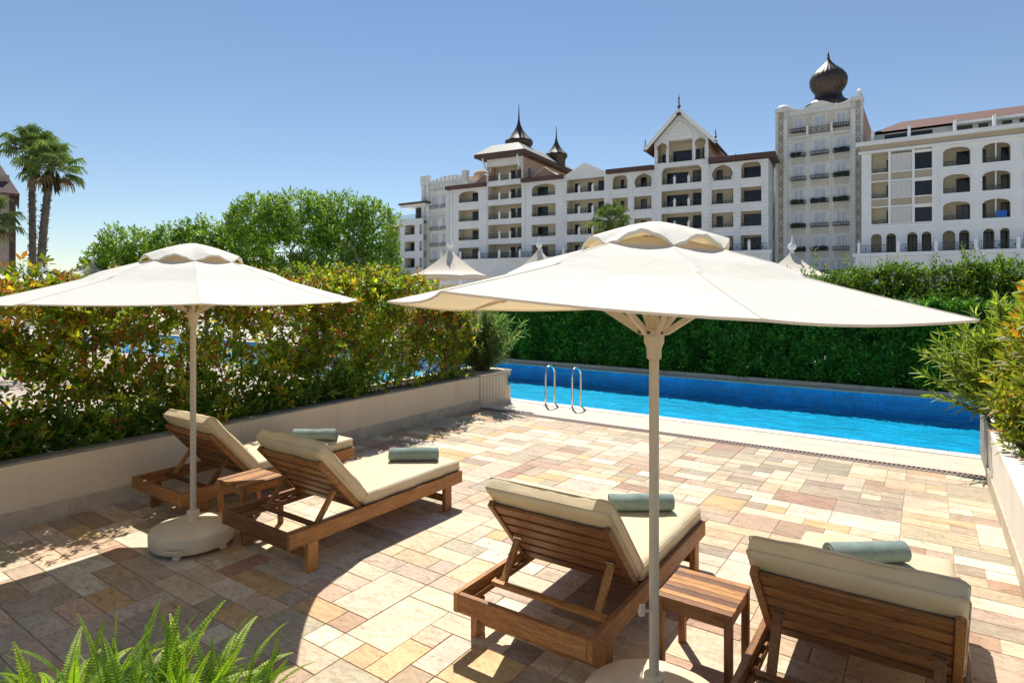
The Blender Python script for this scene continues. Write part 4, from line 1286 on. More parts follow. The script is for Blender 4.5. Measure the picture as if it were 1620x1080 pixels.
tree('ficus_tree', (x, y, 0), [blob(-2.1, 0, 5.0, 1.35, 1.5, 1.15), blob(-.6, .2, 5.1, 1.7, 1.6, 1.2), blob(1.0, 0, 4.95, 1.5, 1.5, 1.25), blob(2.3, 0, 4.6, 1.05, 1.3, 1.35), blob(2.2, -.2, 3.1, 1.25, 1.4, 1.3), blob(.8, 0, 3.3, 1.6, 1.6, 1.3), blob(-.6, .2, 2.9, 1.3, 1.4, 1.0), blob(-2.9, .2, 4.9, .6, .8, .8)],
     9000, .125, 'largest broad ficus tree with pale branches showing, left of the hotel', PT, [(-.3, 0, -.75, -.1, 2.6, .10), (-.1, .2, -.4, .15, 2.5, .09), (.5, 0, .15, 0, 2.6, .11), (1.0, .1, .4, .1, 2.4, .10), (.2, -.2, -.1, -.1, 2.7, .09)], group=TG)
d = 27.0
x, y = at_depth(205, d)
tree('ficus_tree', (x, y, 0), [blob(0, 0, 3.9, 1.3, 1.5, 1.35), blob(-.8, 0, 3.2, 1.05, 1.3, 1.1), blob(.9, 0, 3.4, 1.15, 1.3, 1.2), blob(0, 0, 2.2, 1.5, 1.4, 1.1)], 4200, .135, 'small rounded ficus tree directly right of the two palms', PT, [(0, 0, 0, 0, 1.8, .1), (.2, .1, .3, 0, 1.7, .08), (-.2, 0, -.3, .1, 1.7, .08)], group=TG, gap=.05)
d = 26.0
x, y = at_depth(335, d)
tree('ficus_tree', (x, y, 0), [blob(-1.5, 0, 3.9, 1.15, 1.4, 1.25), blob(0, 0, 4.1, 1.3, 1.5, 1.3), blob(1.3, 0, 3.8, 1.2, 1.4, 1.3), blob(2.1, .1, 3.2, .7, 1.1, .9), blob(0, 0, 2.5, 2.1, 1.5, 1.2)], 5600, .135, 'middle ficus tree in the row, rising behind the far parasol', PT, [(0, 0, 0, 0, 1.9, .1), (.4, .1, .4, 0, 1.8, .09), (-.4, 0, -.4, .1, 1.8, .09)], group=TG, gap=.05)
# green shrub mass between the large ficus and the hedge
d = 14.0
x, y = at_depth(578, d)
tree('bushy_shrub', (x, y, 0), [blob(0, 0, 1.85, .62, .7, .72), blob(-.35, 0, 1.45, .7, .7, .7), blob(.42, 0, 1.75, .55, .6, .62), blob(0, 0, .8, .8, .8, .8)], 900, .095, 'bright green bushy shrub rising just behind the left hedge below the large ficus', [((.10, .22, .022), 3), ((.17, .29, .028), 2), ((.06, .14, .02), 1)], [(0, 0, 0, 0, 1.3, .03), (.1, 0, .3, 0, 1.2, .03), (-.1, 0, -.3, 0, 1.2, .03)], bark='bark', gap=.1)
d = 15.0
x, y = at_depth(20, d)
tree('bushy_shrub', (x, y, 0), [blob(0, 0, 2.3, .75, .8, .62), blob(.5, 0, 1.95, .6, .7, .6), blob(-.3, 0, 1.4, .9, .9, .8)], 800, .10, 'dark green bushy shrub at the left frame edge above the hedge', [((.055, .13, .03), 3), ((.09, .17, .035), 2), ((.04, .085, .02), 2)], [(0, 0, 0, 0, 1.4, .04), (.2, 0, .3, 0, 1.4, .04)], bark='bark', gap=.1, ratio=.3)
# far treeline at the left and behind the tents
FTG = 'small far trees on the horizon'
labels = ['tiny far round tree on the skyline right of the two palm trunks', 'tiny far flat topped tree beside the small ficus on the skyline', 'tiny far shrubby tree between the palm trunks and the skyline trees', 'tiny far palm like tree touching the right palm trunk']
for (u, dd, h, wd_, lb) in ((118, 95, 5.6, 3.0, labels[1]), (100, 100, 5.6, 2.6, labels[0]), (86, 105, 4.6, 2.4, labels[2]), (76, 80, 5.0, 2.0, labels[3])):
    x, y = at_depth(u, dd)
    tree('far_tree', (x, y, 0), [(0, 0, h * .72, wd_, wd_, h * .30), (wd_ * .5, wd_ * .3, h * .55, wd_ * .8, wd_, h * .3), (0, 0, h * .4, wd_, wd_, h * .35)], 420, .42, lb, [((.05, .10, .03), 3), ((.08, .13, .04), 2)], [(0, 0, 0, 0, h * .6, .18)], group=FTG, gap=.12, bark='bark')

# ------------------------------------------------------------------ fan palms
def palm(loc, h, r_t, nf, fl, label, group, lean=(0, 0), skirt=14, seed=1):
    g = np.random.default_rng(seed)
    o = empty('fan_palm', loc, 0, label, 'palm', group)
    b = MB(); pts, rs = [], []
    N = 34
    for i in range(N + 1):
        t = i / N; pts.append((lean[0] * t * t, lean[1] * t * t, h * t)); rs.append(r_t * (1.12 - .25 * t) * (1 + .06 * math.sin(i * 2.6)))
    b.tube(pts, rs, 14)
    # stubs of cut fronds all round the trunk
    for i in range(int(h * 26)):
        t = g.uniform(.04, .99); a = g.uniform(0, 2 * PI); rr = r_t * (1.12 - .25 * t)
        p = Vector((lean[0] * t * t + math.cos(a) * rr * .9, lean[1] * t * t + math.sin(a) * rr * .9, h * t))
        b.bar(p, p + Vector((math.cos(a) * rr * .55, math.sin(a) * rr * .55, rr * .55)), rr * .30, rr * .12)
    b.build('trunk', M['palm_bark'], o)
    pos, dr_, nn, LLs, WW, CC = [], [], [], [], [], []
    pt = MB(); pt.col = (.16, .19, .07)
    top = Vector((lean[0], lean[1], h))
    for i in range(nf):
        t = (i + .5) / nf
        el = R(78) - t * R(118) + g.normal(0, .12)
        az = i * 2.399 + g.normal(0, .2)
        dirv = Vector((math.cos(az) * math.cos(el), math.sin(az) * math.cos(el), math.sin(el)))
        pl = fl * g.uniform(.62, .95)
        hub = top + dirv * pl + Vector((0, 0, -.10 * fl * math.cos(el)))
        pt.tube([top, top + dirv * pl * .5 + Vector((0, 0, .04)), hub], [.035, .028, .018], 5, caps=False)
        side = dirv.cross(Vector((0, 0, 1)))
        if side.length < .1: side = Vector((1, 0, 0))
        side.normalize(); up = side.cross(dirv).normalized()
        dead = t > .90
        col = np.array((.20, .15, .085)) if dead else np.array((.13, .19, .065)) * g.uniform(.7, 1.5) + np.array((.03, .03, .0)) * (g.random() < .3)
        ns = 22
        for s in range(ns):
            a = (s / (ns - 1) - .5) * R(250)
            d1 = (dirv * math.cos(a) + side * math.sin(a)).normalized()
            l = fl * (.62 + .18 * math.cos(a)) * g.uniform(.85, 1.1)
            dd = (d1 + up * .12).normalized()
            d2 = (d1 + Vector((0, 0, -.9 - .6 * g.random()))).normalized()
            pos.append(list(hub)); dr_.append(list(dd)); nn.append(list(up)); LLs.append(l * .68); WW.append(fl * .085); CC.append(col)
            mid = hub + dd * l * .5
            pos.append(list(mid)); dr_.append(list(d2)); nn.append(list(up + d1 * .5)); LLs.append(l * .55); WW.append(fl * .045); CC.append(col * 1.1)
    for i in range(skirt * 14):
        a = g.uniform(0, 2 * PI); z = h - g.uniform(.1, fl * .8)
        p = [lean[0] + math.cos(a) * r_t, lean[1] + math.sin(a) * r_t, z]
        pos.append(p); dr_.append([math.cos(a) * .55, math.sin(a) * .55, -1 + g.normal(0, .2)]); nn.append([math.cos(a), math.sin(a), .3]); LLs.append(fl * .6); WW.append(fl * .06); CC.append(np.array((.14, .12, .06)) if g.random() < .5 else np.array((.06, .085, .035)))
    fol('crown', [leaf_arrays(np.array(pos), np.array(dr_), np.array(nn) + 1e-3, np.array(LLs), np.array(WW), np.array(CC), .12, .18)], M['palm_leaf'], o)
    pt.build('petioles', M['palm_leaf'], o, smooth=True)
    return o
PGP = 'pair of tall fan palms at left'
x, y = at_depth(52, 40.0)
palm((x, y, 0), 11.6, .20, 27, 1.35, 'left and taller of the two slender fan palms, slightly behind', PGP, (*cam_off(-.1, 0),), 7, 3)
x, y = at_depth(62, 37.5)
palm((x, y, 0), 10.0, .215, 28, 1.35, 'right and shorter of the two slender fan palms, in front', PGP, (*cam_off(.75, 0),), 8, 8)
x, y = at_depth(-28, 36.0)
palm((x, y, 0), 6.6, .22, 27, 1.45, 'fan palm cut by the left frame edge, only its right fronds in view', PGP, (0, 0), 12, 5)
x, y = at_depth(965, 62.0)
palm((x, y, 0), 9.4, .22, 28, 1.75, 'single fan palm standing before the middle of the white hotel', None, (0, 0), 16, 11)

# ------------------------------------------------------------------ sword fern in the foreground
fx, fy = at_depth(195, 2.15)
fe = empty('fern_in_pot', (fx, fy, 0), 0, 'bright green sword fern in the foreground at the bottom left corner', 'fern')
pos, dr_, nn, LLs, WW, CC = [], [], [], [], [], []
stx = MB(); stx.col = (.20, .27, .05)
def frond(base, d0, L, curl, col, gen):
    d = Vector(d0).normalized(); p = Vector(base); n = 44; pts = [p.copy()]
    side = d.cross(Vector((0, 0, 1)))
    if side.length < .05: side = Vector((math.cos(gen.uniform(0, 6)), math.sin(gen.uniform(0, 6)), 0))
    side.normalize()
    tw = gen.normal(0, .5)
    for i in range(n):
        t = i / n
        d = (d + Vector((d.x, d.y, 0)) * curl * .027 + Vector((0, 0, -curl * .034 * (t + .15)))).normalized()
        p = p + d * L / n; pts.append(p.copy())
        if i > 2:
            sd2 = (side * math.cos(tw) + d.cross(side) * math.sin(tw)).normalized()
            up = sd2.cross(d).normalized()
            w_ = 0.035 * (math.sin(min(1, (1 - t) * 1.25 + .02) * PI / 2) ** .8) * (.6 + .4 * min(1, t * 4)) * L / .5
            for s in (-1, 1):
                dd = sd2 * s + d * .34 + up * .10
                pos.append(list(p)); dr_.append(list(dd)); nn.append(list(up)); LLs.append(w_ * gen.uniform(.9, 1.1)); WW.append(.0115 * L / .5); CC.append(np.array(col) * gen.uniform(.8, 1.2))
    stx.tube(pts, [.0022 * (1 - .6 * i / n) for i in range(n + 1)], 4, caps=False)
gf = np.random.default_rng(21)
for i in range(290):
    r = (gf.random() - .5) * .84; dd = (gf.random() - .5) * .34
    ox, oy = cam_off(r, dd)
    a = gf.uniform(0, 2 * PI); tilt = abs(gf.normal(.34, .24))
    ll = gf.uniform(.25, .53) * (1.06 - .55 * abs(r) ** 1.3)
    c = (.25, .39, .028) if gf.random() < .6 else ((.36, .47, .045) if gf.random() < .6 else (.15, .28, .025))
    o2 = cam_off(math.cos(a) * tilt + r * .35, math.sin(a) * tilt)
    frond((ox, oy, .50 - abs(r) * .08), (o2[0], o2[1], 1.0), ll, gf.uniform(.3, 1.5), c, gf)
fol('fronds', [leaf_arrays(np.array(pos), np.array(dr_), np.array(nn), np.array(LLs), np.array(WW), np.array(CC), .10, .10)], M['fern_leaf'], fe)
stx.build('stalks', M['fern_leaf'], fe, smooth=True)
b = MB(); b.box(-.60, .60, -.22, .22, 0.0, .46); bo = b.build('trough', M['stucco'], fe, bevel=.01); bo.rotation_euler.z = YAW
b = MB(); b.box(-.56, .56, -.18, .18, .46, .475); so = b.build('soil', M['soil'], fe); so.rotation_euler.z = YAW
# ------------------------------------------------------------------ hotel blocks
def arch_open(x0, x1, z0, z1, kind):
    """outline of an opening, counter-clockwise"""
    w = x1 - x0; cx = (x0 + x1) / 2
    pts = [(x0, z0), (x1, z0)]
    if kind == 'rect':
        pts += [(x1, z1), (x0, z1)]
    elif kind == 'seg':
        rise = min(.22 * w, .62)
        for i in range(13):
            a = -1 + 2 * i / 12
            pts.append((cx - a * w / 2, z1 - rise + rise * math.sqrt(max(0, 1 - a * a)) ** 1.0))
    elif kind == 'soft':
        rr = min(.32 * w, .8)
        for i in range(7):
            t = i / 6 * PI / 2; pts.append((x1 - rr + rr * math.cos(t), z1 - rr + rr * math.sin(t)))
        for i in range(7):
            t = PI / 2 + i / 6 * PI / 2; pts.append((x0 + rr + rr * math.cos(t), z1 - rr + rr * math.sin(t)))
    elif kind == 'round':
        rr = w / 2
        for i in range(15):
            t = PI * i / 14; pts.append((cx + rr * math.cos(t), z1 - rr + rr * math.sin(t)))
    elif kind == 'key':          # horseshoe: narrow jambs, round head with a slight point
        rr = w / 2; hz = z1 - rr * .92
        j = rr * .80
        pts = [(cx - rr * .97, z0), (cx + rr * .97, z0), (cx + j * 1.05, z0 + .22), (cx + j, z0 + .34)]
        for i in range(17):
            t = -R(34) + (PI + R(68)) * i / 16
            zz = hz + rr * .86 * math.sin(t) + (.10 * rr if abs(t - PI / 2) < .05 else 0)
            pts.append((cx + rr * 1.0 * math.cos(t), zz))
        pts += [(cx - j, z0 + .34), (cx - j * 1.05, z0 + .22)]
    elif kind == 'ogee':
        for i in range(9):
            t = i / 8; pts.append((x1 - (w / 2) * (t ** 1.5), z1 - (z1 - z0) * .42 * (1 - t ** .8)))
        for i in range(1, 9):
            t = 1 - i / 8; pts.append((x0 + (w / 2) * (t ** 1.5), z1 - (z1 - z0) * .42 * (1 - t ** .8)))
    return pts

class Block:
    """a facade in its own frame: x along it, y inwards, z up"""
    def __init__(self, name, A, Bpt, label, cat='hotel'):
        self.A, self.B = Vector(A), Vector(Bpt)
        d = self.B - self.A
        self.ang = math.atan2(d.y, d.x)
        self.o = empty(name, (A[0], A[1], 0), self.ang, label, cat)
        self.front = MB(); self.room = MB(); self.trim = MB(); self.rail = MB(); self.roof = MB()
        self.nd = 0
    def x(self, u):
        """position along the facade of what is seen at column u"""
        dx, dy = ray(u); ex, ey = math.cos(self.ang), math.sin(self.ang)
        # t*(dx,dy) = A + s*(ex,ey)
        det = dx * (-ey) - dy * (-ex)
        return (dx * self.A.y - dy * self.A.x) / det * 1.0 if abs(det) > 1e-9 else 0
    def recess(self, x0, x1, z0, z1, depth, th=.35, m=.2, doors=(), mat_i=0):
        y0, y1 = th, th + depth
        a, c = x0 - m, x1 + m; b0, b1 = z0 - .02, z1 + .18
        r = self.room
        r.quad_pts([(a, y1, b0), (c, y1, b0), (c, y1, b1), (a, y1, b1)])
        r.quad_pts([(a, y0, b0), (c, y0, b0), (c, y1, b0), (a, y1, b0)])
        r.quad_pts([(a, y0, b1), (a, y1, b1), (c, y1, b1), (c, y0, b1)])
        r.quad_pts([(a, y0, b0), (a, y1, b0), (a, y1, b1), (a, y0, b1)])
        r.quad_pts([(c, y0, b0), (c, y0, b1), (c, y1, b1), (c, y1, b0)])
        for (p0, p1, hh) in doors:
            xa, xb = x0 + (x1 - x0) * p0, x0 + (x1 - x0) * p1
            self.window(xa, xb, z0 - .02, z0 + hh, y1 - .10)
    def window(self, xa, xb, za, zb, y, mat_f='dark_frame', mat_g='glass', name='balcony_door', mull=True):
        f = MB(); t = .09
        f.box(xa, xb, y, y + .08, zb - t, zb); f.box(xa, xb, y, y + .08, za, za + t * .6)
        f.box(xa, xa + t, y, y + .08, za + t * .6, zb - t); f.box(xb - t, xb, y, y + .08, za + t * .6, zb - t)
        if mull and xb - xa > .9:
            c = (xa + xb) / 2; f.box(c - t * .5, c + t * .5, y, y + .08, za + t * .6, zb - t)
        fo = f.build(name, M[mat_f], self.o)
        g = MB(); g.quad_pts([(xa + t, y + .05, za + t * .6), (xb - t, y + .05, za + t * .6), (xb - t, y + .05, zb - t), (xa + t, y + .05, zb - t)])
        mg = mat_g if mat_g != 'glass' else ('glass', 'glass', 'glass_sky_tint', 'glass_curtain')[int(rng.integers(0, 4))]
        g.build('pane', M[mg], fo)
    def railing(self, x0, x1, z0, h, y=.12, posts=()):
        b = MB()
        b.box(x0, x1, y - .025, y + .025, z0 + h - .05, z0 + h); b.box(x0, x1, y - .015, y + .015, z0 + .06, z0 + .10)
        n = max(3, int((x1 - x0) / .17))
        for i in range(n + 1):
            x = x0 + (x1 - x0) * i / n; b.box(x - .014, x + .014, y - .012, y + .012, z0, z0 + h - .05)
        for i in range(max(1, n // 4)):
            x = x0 + (x1 - x0) * (i + .5) / max(1, n // 4); b.lathe([(.02, z0 + h * .3), (.07, z0 + h * .5), (.02, z0 + h * .7)], 6, x, y)
        b.build('balcony_railing', M['iron'], self.o)
        for p in posts:
            q = MB(); q.box(p - .16, p + .16, y - .16, y + .16, z0 - .05, z0 + h + .12); q.box(p - .2, p + .2, y - .2, y + .2, z0 + h + .12, z0 + h + .2)
            q.lathe([(.10, z0 + h + .2), (.16, z0 + h + .34), (.08, z0 + h + .45), (.0, z0 + h + .6)], 10, p, y)
            q.build('balcony_post', M['white_frame'], self.o)
    def arch_trim(self, pts, w=.10, d=.06):
        """raised moulding following an opening"""
        tb = MB()
        for i in range(1, len(pts) - 1):
            p, q = pts[i], pts[i + 1]
            tb.bar((p[0], -.02, p[1]), (q[0], -.02, q[1]), w, d, (0, -1, 0))
        p, q = pts[-1], pts[0]
        tb.bar((p[0], -.02, p[1]), (q[0], -.02, q[1]), w, d, (0, -1, 0))
        tb.build('arch_moulding', M['white_frame'], self.o)
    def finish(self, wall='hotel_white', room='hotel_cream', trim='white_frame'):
        if self.front.f: self.front.build('wall', M[wall], self.o)
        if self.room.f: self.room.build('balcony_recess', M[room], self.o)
        if self.trim.f: self.trim.build('moulding', M[trim], self.o)

def plane_pt(u, Y):
    dx, dy = ray(u); return (dx * Y / dy, Y)
def on_line(u, A, Bp):
    dx, dy = ray(u); ex, ey = Bp[0] - A[0], Bp[1] - A[1]
    L = math.hypot(ex, ey); ex /= L; ey /= L
    det = -dx * ey + dy * ex
    t = (-A[0] * ey + A[1] * ex) / det
    px, py = dx * t, dy * t
    return (px - A[0]) * ex + (py - A[1]) * ey

# ================================================================== main block
A0, B0 = plane_pt(712, 81.5), plane_pt(1215.5, 86.5)
mb_ = Block('main_hotel_block', A0, B0, 'long white hotel block with keyhole arches, a steep central gable and two dark turrets')
X = lambda u: on_line(u, A0, B0)
S = [17.85, 14.55, 11.25, 7.95, 4.65]          # balcony sills
H1 = 1.95
EAVE = 20.25
TH = .35
fr = mb_.front
def cell(x0, x1, z0, z1, holes, y0=0.0): fr.panel([(x0, z0), (x1, z0), (x1, z1), (x0, z1)], holes, y0, TH)
D1 = ((.52, .97, 1.8),)
# bay A
xa, xb = X(712), X(770); oa, ob = X(725.3), X(757.3)
holes = []
for i, s in enumerate(S):
    k = 'seg' if i == 0 else 'rect'
    p = arch_open(oa, ob, s, s + H1, k); holes.append(p)
    mb_.recess(oa, ob, s, s + H1, 1.7, doors=((.40, .98, 1.85),)); mb_.railing(oa, ob, s, .50)
    if i == 0: mb_.arch_trim(p)
cell(xa, xb, 0, EAVE, holes)
# bay B: open-fronted pavilion bay
xa, xb = X(770), X(826.5); oa, ob = X(772), X(825)
zb0 = 21.05
holes = []
for i, s in enumerate([zb0] + S):
    top = s + (2.45 if i == 0 else 2.35)
    p = arch_open(oa, ob, s, top, 'rect'); holes.append(p)
    mb_.recess(oa, ob, s, top, 2.2, m=.05, doors=((.47, .61, 2.0), (.68, .81, 2.0)))
    mb_.railing(oa, ob, s, .85, posts=(X(790), X(806.5)))
cell(xa, xb, 0, 24.75, holes)
# bay C
xa, xb = X(826.5), X(893); oa, ob = X(841), X(879)
holes = []
for i, s in enumerate(S):
    k = 'seg' if i == 0 else 'rect'
    p = arch_open(oa, ob, s, s + H1, k); holes.append(p)
    mb_.recess(oa, ob, s, s + H1, 1.7, doors=((.04, .46, 1.8), (.84, .99, 1.75))); mb_.railing(oa, ob, s, .50)
    if i == 0: mb_.arch_trim(p)
cell(xa, xb, 0, EAVE, holes)
# bay D with the low gable
xa, xb = X(893), X(960); oa, ob = X(896.5), X(956)
holes = []
for i, s in enumerate(S):
    p = arch_open(oa, ob, s, s + 2.15, 'rect'); holes.append(p)
    mb_.recess(oa, ob, s, s + 2.15, 1.9, m=.05, doors=((.08, .21, 1.85), (.44, .56, 1.85), (.72, .98, 1.95)))
    mb_.railing(oa, ob, s, .80, posts=(X(916), X(937.5)))
xm = (xa + xb) / 2
fr.panel([(xa, 0), (xb, 0), (xb, 20.45), (xm, 22.2), (xa, 20.45)], holes, -.03, TH)
mb_.trim.bar((xa - .2, -.06, 20.42), (xm, -.06, 22.35), .35, .16, (0, 0, 1)); mb_.trim.bar((xm, -.06, 22.35), (xb + .2, -.06, 20.42), .35, .16, (0, 0, 1))
# bay E
xa, xb = X(960), X(1036)
holes = []
for i, s in enumerate(S):
    for (ua, ub, k, dd) in ((968.5, 993, 'soft', ((.28, .5, 1.75), (.80, .98, 1.75))), (1003, 1033.3, 'key', ((.16, .46, 1.8),))):
        oa, ob = X(ua), X(ub)
        p = arch_open(oa, ob, s, s + (2.1 if i == 0 else H1), k if i == 0 else 'rect'); holes.append(p)
        mb_.recess(oa, ob, s, s + H1, 1.7, doors=dd); mb_.railing(oa, ob, s, .45)
        if i == 0: mb_.arch_trim(p)
cell(xa, xb, 0, EAVE, holes)
# bay F with the steep central gable
xa, xb = X(1036), X(1121); oa, ob = X(1047), X(1110.5)
holes = []
for i, s in enumerate(S):
    p = arch_open(oa, ob, s, s + (2.5 if i == 0 else 2.35), 'soft' if i == 0 else 'rect'); holes.append(p)
    mb_.recess(oa, ob, s, s + 2.4, 1.9, doors=((.04, .58, 2.05), (.70, .99, 2.15)))
    mb_.railing(oa, ob, s, .80, posts=(X(1067), X(1089.5)))
    if i == 0: mb_.arch_trim(p)
zf = 21.0; xm = (X(1036) + X(1121)) / 2 - .05
ap = 28.0
pc = arch_open(X(1058.5), X(1096), zf, zf + 3.15, 'rect')
pl = arch_open(X(1039.5), X(1056), zf + .05, zf + 3.0, 'key'); pr_ = arch_open(X(1099), X(1117), zf + .05, zf + 3.15, 'key')
holes += [pc, pl, pr_]
fr.panel([(xa, 0), (xb, 0), (xb, 24.05), (xm, ap), (xa, 24.05)], holes, -.25, TH)
fr.box(xa - .1, xa + .2, -.24, 0.0, 0, 20); fr.box(xb - .2, xb + .1, -.24, 0.0, 0, 20)
mb_.recess(X(1039.5), X(1117), zf, zf + 3.0, 2.2, th=.10, m=.05, doors=((.26, .64, 2.1), (.72, .82, 2.1), (.86, .98, 2.2), (.03, .10, 1.8)))
mb_.railing(X(1058.5), X(1096), zf, 1.0, -.12); mb_.railing(X(1099.6), X(1116.4), zf + .1, .9, -.12); mb_.railing(X(1040), X(1055.6), zf + .1, .9, -.12)
# blind pointed arch in the gable and its moulding
og = []
for i in range(11):
    t = i / 10; og.append((xm - 1.75 * (1 - t ** 1.6) , zf + 3.25 + 2.55 * t ** .85))
for i in range(9, -1, -1):
    t = i / 10; og.append((xm + 1.75 * (1 - t ** 1.6), zf + 3.25 + 2.55 * t ** .85))
for p, q in zip(og[:-1], og[1:]): mb_.trim.bar((p[0], -.29, p[1]), (q[0], -.29, q[1]), .16, .10, (0, -1, 0))
# bay G
xa, xb = X(1121), X(1215.5)
holes = []
for i, s in enumerate(S):
    for (ua, ub, k, dd) in ((1125.7, 1160, 'key', ((.12, .40, 1.8), (.86, .99, 1.7))), (1172, 1204.5, 'soft', ((.06, .99, 1.85),))):
        oa, ob = X(ua), X(ub)
        p = arch_open(oa, ob, s, s + (2.2 if i == 0 else H1 + .1), k if i == 0 else 'rect'); holes.append(p)
        mb_.recess(oa, ob, s, s + H1 + .1, 1.7, doors=dd); mb_.railing(oa, ob, s, .45)
        if i == 0: mb_.arch_trim(p)
cell(xa, xb, 0, EAVE, holes)
# pilaster strips between bays
for u in (714, 768.5, 828.5, 891, 962, 998, 1034, 1122.5, 1166, 1212):
    x = X(u); fr.box(x - .28, x + .28, -.10, -.002 if u not in (1034,) else -.002, 0, EAVE - .6)
# string courses
for s in S[1:]:
    for (ua, ub) in ((712, 770), (826.5, 893), (960, 1034), (1122, 1215.5)):
        fr.box(X(ua) + .3, X(ub) - .3, -.06, -.003, s - .22, s - .08)
# base storeys: plain terrace with its own balustrade
LEN = X(1215.5)
fr.box(-.5, LEN + .5, -2.6, -.12, 0, 7.72); fr.box(-.7, LEN + .7, -2.8, -2.62, 7.35, 7.75)
px = 0.0
while px < LEN:
    mb_.railing(px + .25, min(px + 3.6, LEN), 7.74, .95, -2.45, posts=(px,)); px += 3.85
# roof eaves: dark red boxes, side and back walls
def eave(x0, x1, z=EAVE):
    ea = MB(); ea.box(x0, x1, -.75, .5, z, z + .62); ea.box(x0, x1, .5, 9, z + .1, z + .5); ea.build('eave', M['eave'], mb_.o)
eave(-.6, X(770) - .02); eave(X(826.5) + .02, X(893) - .05); eave(X(960) + .05, X(1036) - .12); eave(X(1121) + .12, LEN + .9, EAVE + .15)

fr.box(LEN - .34, LEN, TH + .01, 14, 0, EAVE + .1); fr.box(0, .34, TH + .01, 14, 0, EAVE)
fr.quad_pts([(0, 14, 0), (LEN, 14, 0), (LEN, 14, EAVE), (0, 14, EAVE)])
for s in S[:4]:
    for yy in (3.0, 6.0, 9.0): mb_.window(LEN + .005, LEN + .006, s, s + .01, 0) if False else None
for s in S[:4]:
    for yy in (2.2, 5.6, 9.0):
        g = MB(); g.box(LEN + .002, LEN + .05, yy, yy + 1.1, s, s + 1.6); g.build('side_window', M['shutter'], mb_.o)
fl = MB()
for s in S: fl.box(.36, LEN - .36, TH + 2.5, 13.9, s - .5, s - .3)
fl.build('floor_slab', M['hotel_cream'], mb_.o)
# pavilion upper storey and hipped roof over bay B
xa, xb = X(770), X(826.5); dep = 19.0
pv = MB(); pv.box(xa + .02, xa + .32, TH, dep, EAVE, 24.75); pv.box(xb - .32, xb - .02, TH, dep, EAVE, 24.75); pv.box(xa + .32, xb - .32, dep - .3, dep, EAVE, 24.75)
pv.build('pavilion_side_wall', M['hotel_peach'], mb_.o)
mb_.window(xb - .012, xb + .012, 21.8, 22.9, 3.0) if False else None
g = MB(); g.box(xb - .018, xb + .04, 2.2, 2.9, 21.5, 23.1); g.build('side_window', M['glass'], mb_.o)
ov, ovf = 1.3, 2.0
def hip(z0, z1, inset, x0, x1, y0, y1, bld):
    V = [(x0, y0, z0), (x1, y0, z0), (x1, y1, z0), (x0, y1, z0), (x0 + inset, y0 + inset, z1), (x1 - inset, y0 + inset, z1), (x1 - inset, y1 - inset, z1), (x0 + inset, y1 - inset, z1)]
    bld.add(V, [(0, 1, 5, 4), (1, 2, 6, 5), (2, 3, 7, 6), (3, 0, 4, 7), (4, 5, 6, 7)])
so = MB(); so.box(xa - ov, xb + ov, -ovf, dep + 1, 24.78, 25.35); so.build('pavilion_eave', M['eave'], mb_.o)
ro = MB(); hip(25.36, 27.15, 2.3, xa - ov - .1, xb + ov + .1, -ovf - .1, dep + 1.1, ro); ro.build('pavilion_roof', M['seamed'], mb_.o)
for x in (xa + .15, xb - .15):
    bk = MB()
    pts = [(x, -.05 - 1.5 * math.sin(t * PI / 2), 23.0 + 1.75 * (1 - math.cos(t * PI / 2))) for t in [i / 6 for i in range(7)]]
    bk.tube(pts, .14, 6); bk.bar((x, -.1, 22.9), (x, -1.7, 24.7), .12, .12)
    bk.build('roof_bracket', M['white_frame'], mb_.o)
sg = arch_open(X(776), X(820), zb0 + 1.6, zb0 + 3.4, 'seg')
mb_.arch_trim(sg, .14)
# dormer gables on the flanks of the pavilion
for (x0, x1, side) in ((xb + .25, xb + 5.0, 1), (xa - 4.2, xa - .25, -1)):
    dm = MB(); c = (x0 + x1) / 2
    dm.panel([(x0, EAVE + .6), (x1, EAVE + .6), (x1, EAVE + 1.2), (c, EAVE + 2.7), (x0, EAVE + 1.2)], [], 3.0, 6.0)
    dm.build('dormer', M['hotel_peach'], mb_.o)
    dm = MB(); dm.bar((x0 - .2, 3.0, EAVE + 1.15), (c, 3.0, EAVE + 2.85), .5, .16, (0, 0, 1)); dm.bar((c, 3.0, EAVE + 2.85), (x1 + .2, 3.0, EAVE + 1.15), .5, .16, (0, 0, 1)); dm.build('dormer_edge', M['white_frame'], mb_.o)
# steep gable roof over bay F
xa, xb = X(1036), X(1121)
gr = MB()
for (s, xe) in ((-1, xa - 1.25), (1, xb + 1.25)):
    z_e = 24.05 - 1.25 * (ap - 24.05) / (xb - xm)
    V = [(xm, -1.1, ap + .35), (xe, -1.1, z_e + .35), (xe, 13, z_e + .35), (xm, 13, ap + .35)]
    V += [(p[0], p[1], p[2] - .22) for p in V]
    gr.add(V, [(0, 1, 2, 3), (7, 6, 5, 4), (0, 4, 5, 1), (1, 5, 6, 2), (2, 6, 7, 3), (3, 7, 4, 0)])
gr.build('gable_roof', M['roof_metal'], mb_.o)
gt = MB()
for (xe) in (xa - 1.25, xb + 1.25):
    z_e = 24.05 - 1.25 * (ap - 24.05) / (xb - xm)
    gt.bar((xm, -1.16, ap + .22), (xe, -1.16, z_e + .22), .12, .5, (0, -.05, 1))
gt.build('barge_board', M['white_frame'], mb_.o)
ge = MB()
for (xe, q) in ((xa - 1.2, xa - .02), (xb + 1.2, xb + .02)):
    z_e = 24.05 - 1.2 * (ap - 24.05) / (xb - xm)
    x0, x1 = sorted((xe, q)); ge.add([(x0, -1.0, (z_e if xe == x0 else 24.0)), (x1, -1.0, (24.0 if xe == x0 else z_e)), (x1, 12.9, (24.0 if xe == x0 else z_e)), (x0, 12.9, (z_e if xe == x0 else 24.0))], [(0, 1, 2, 3)])
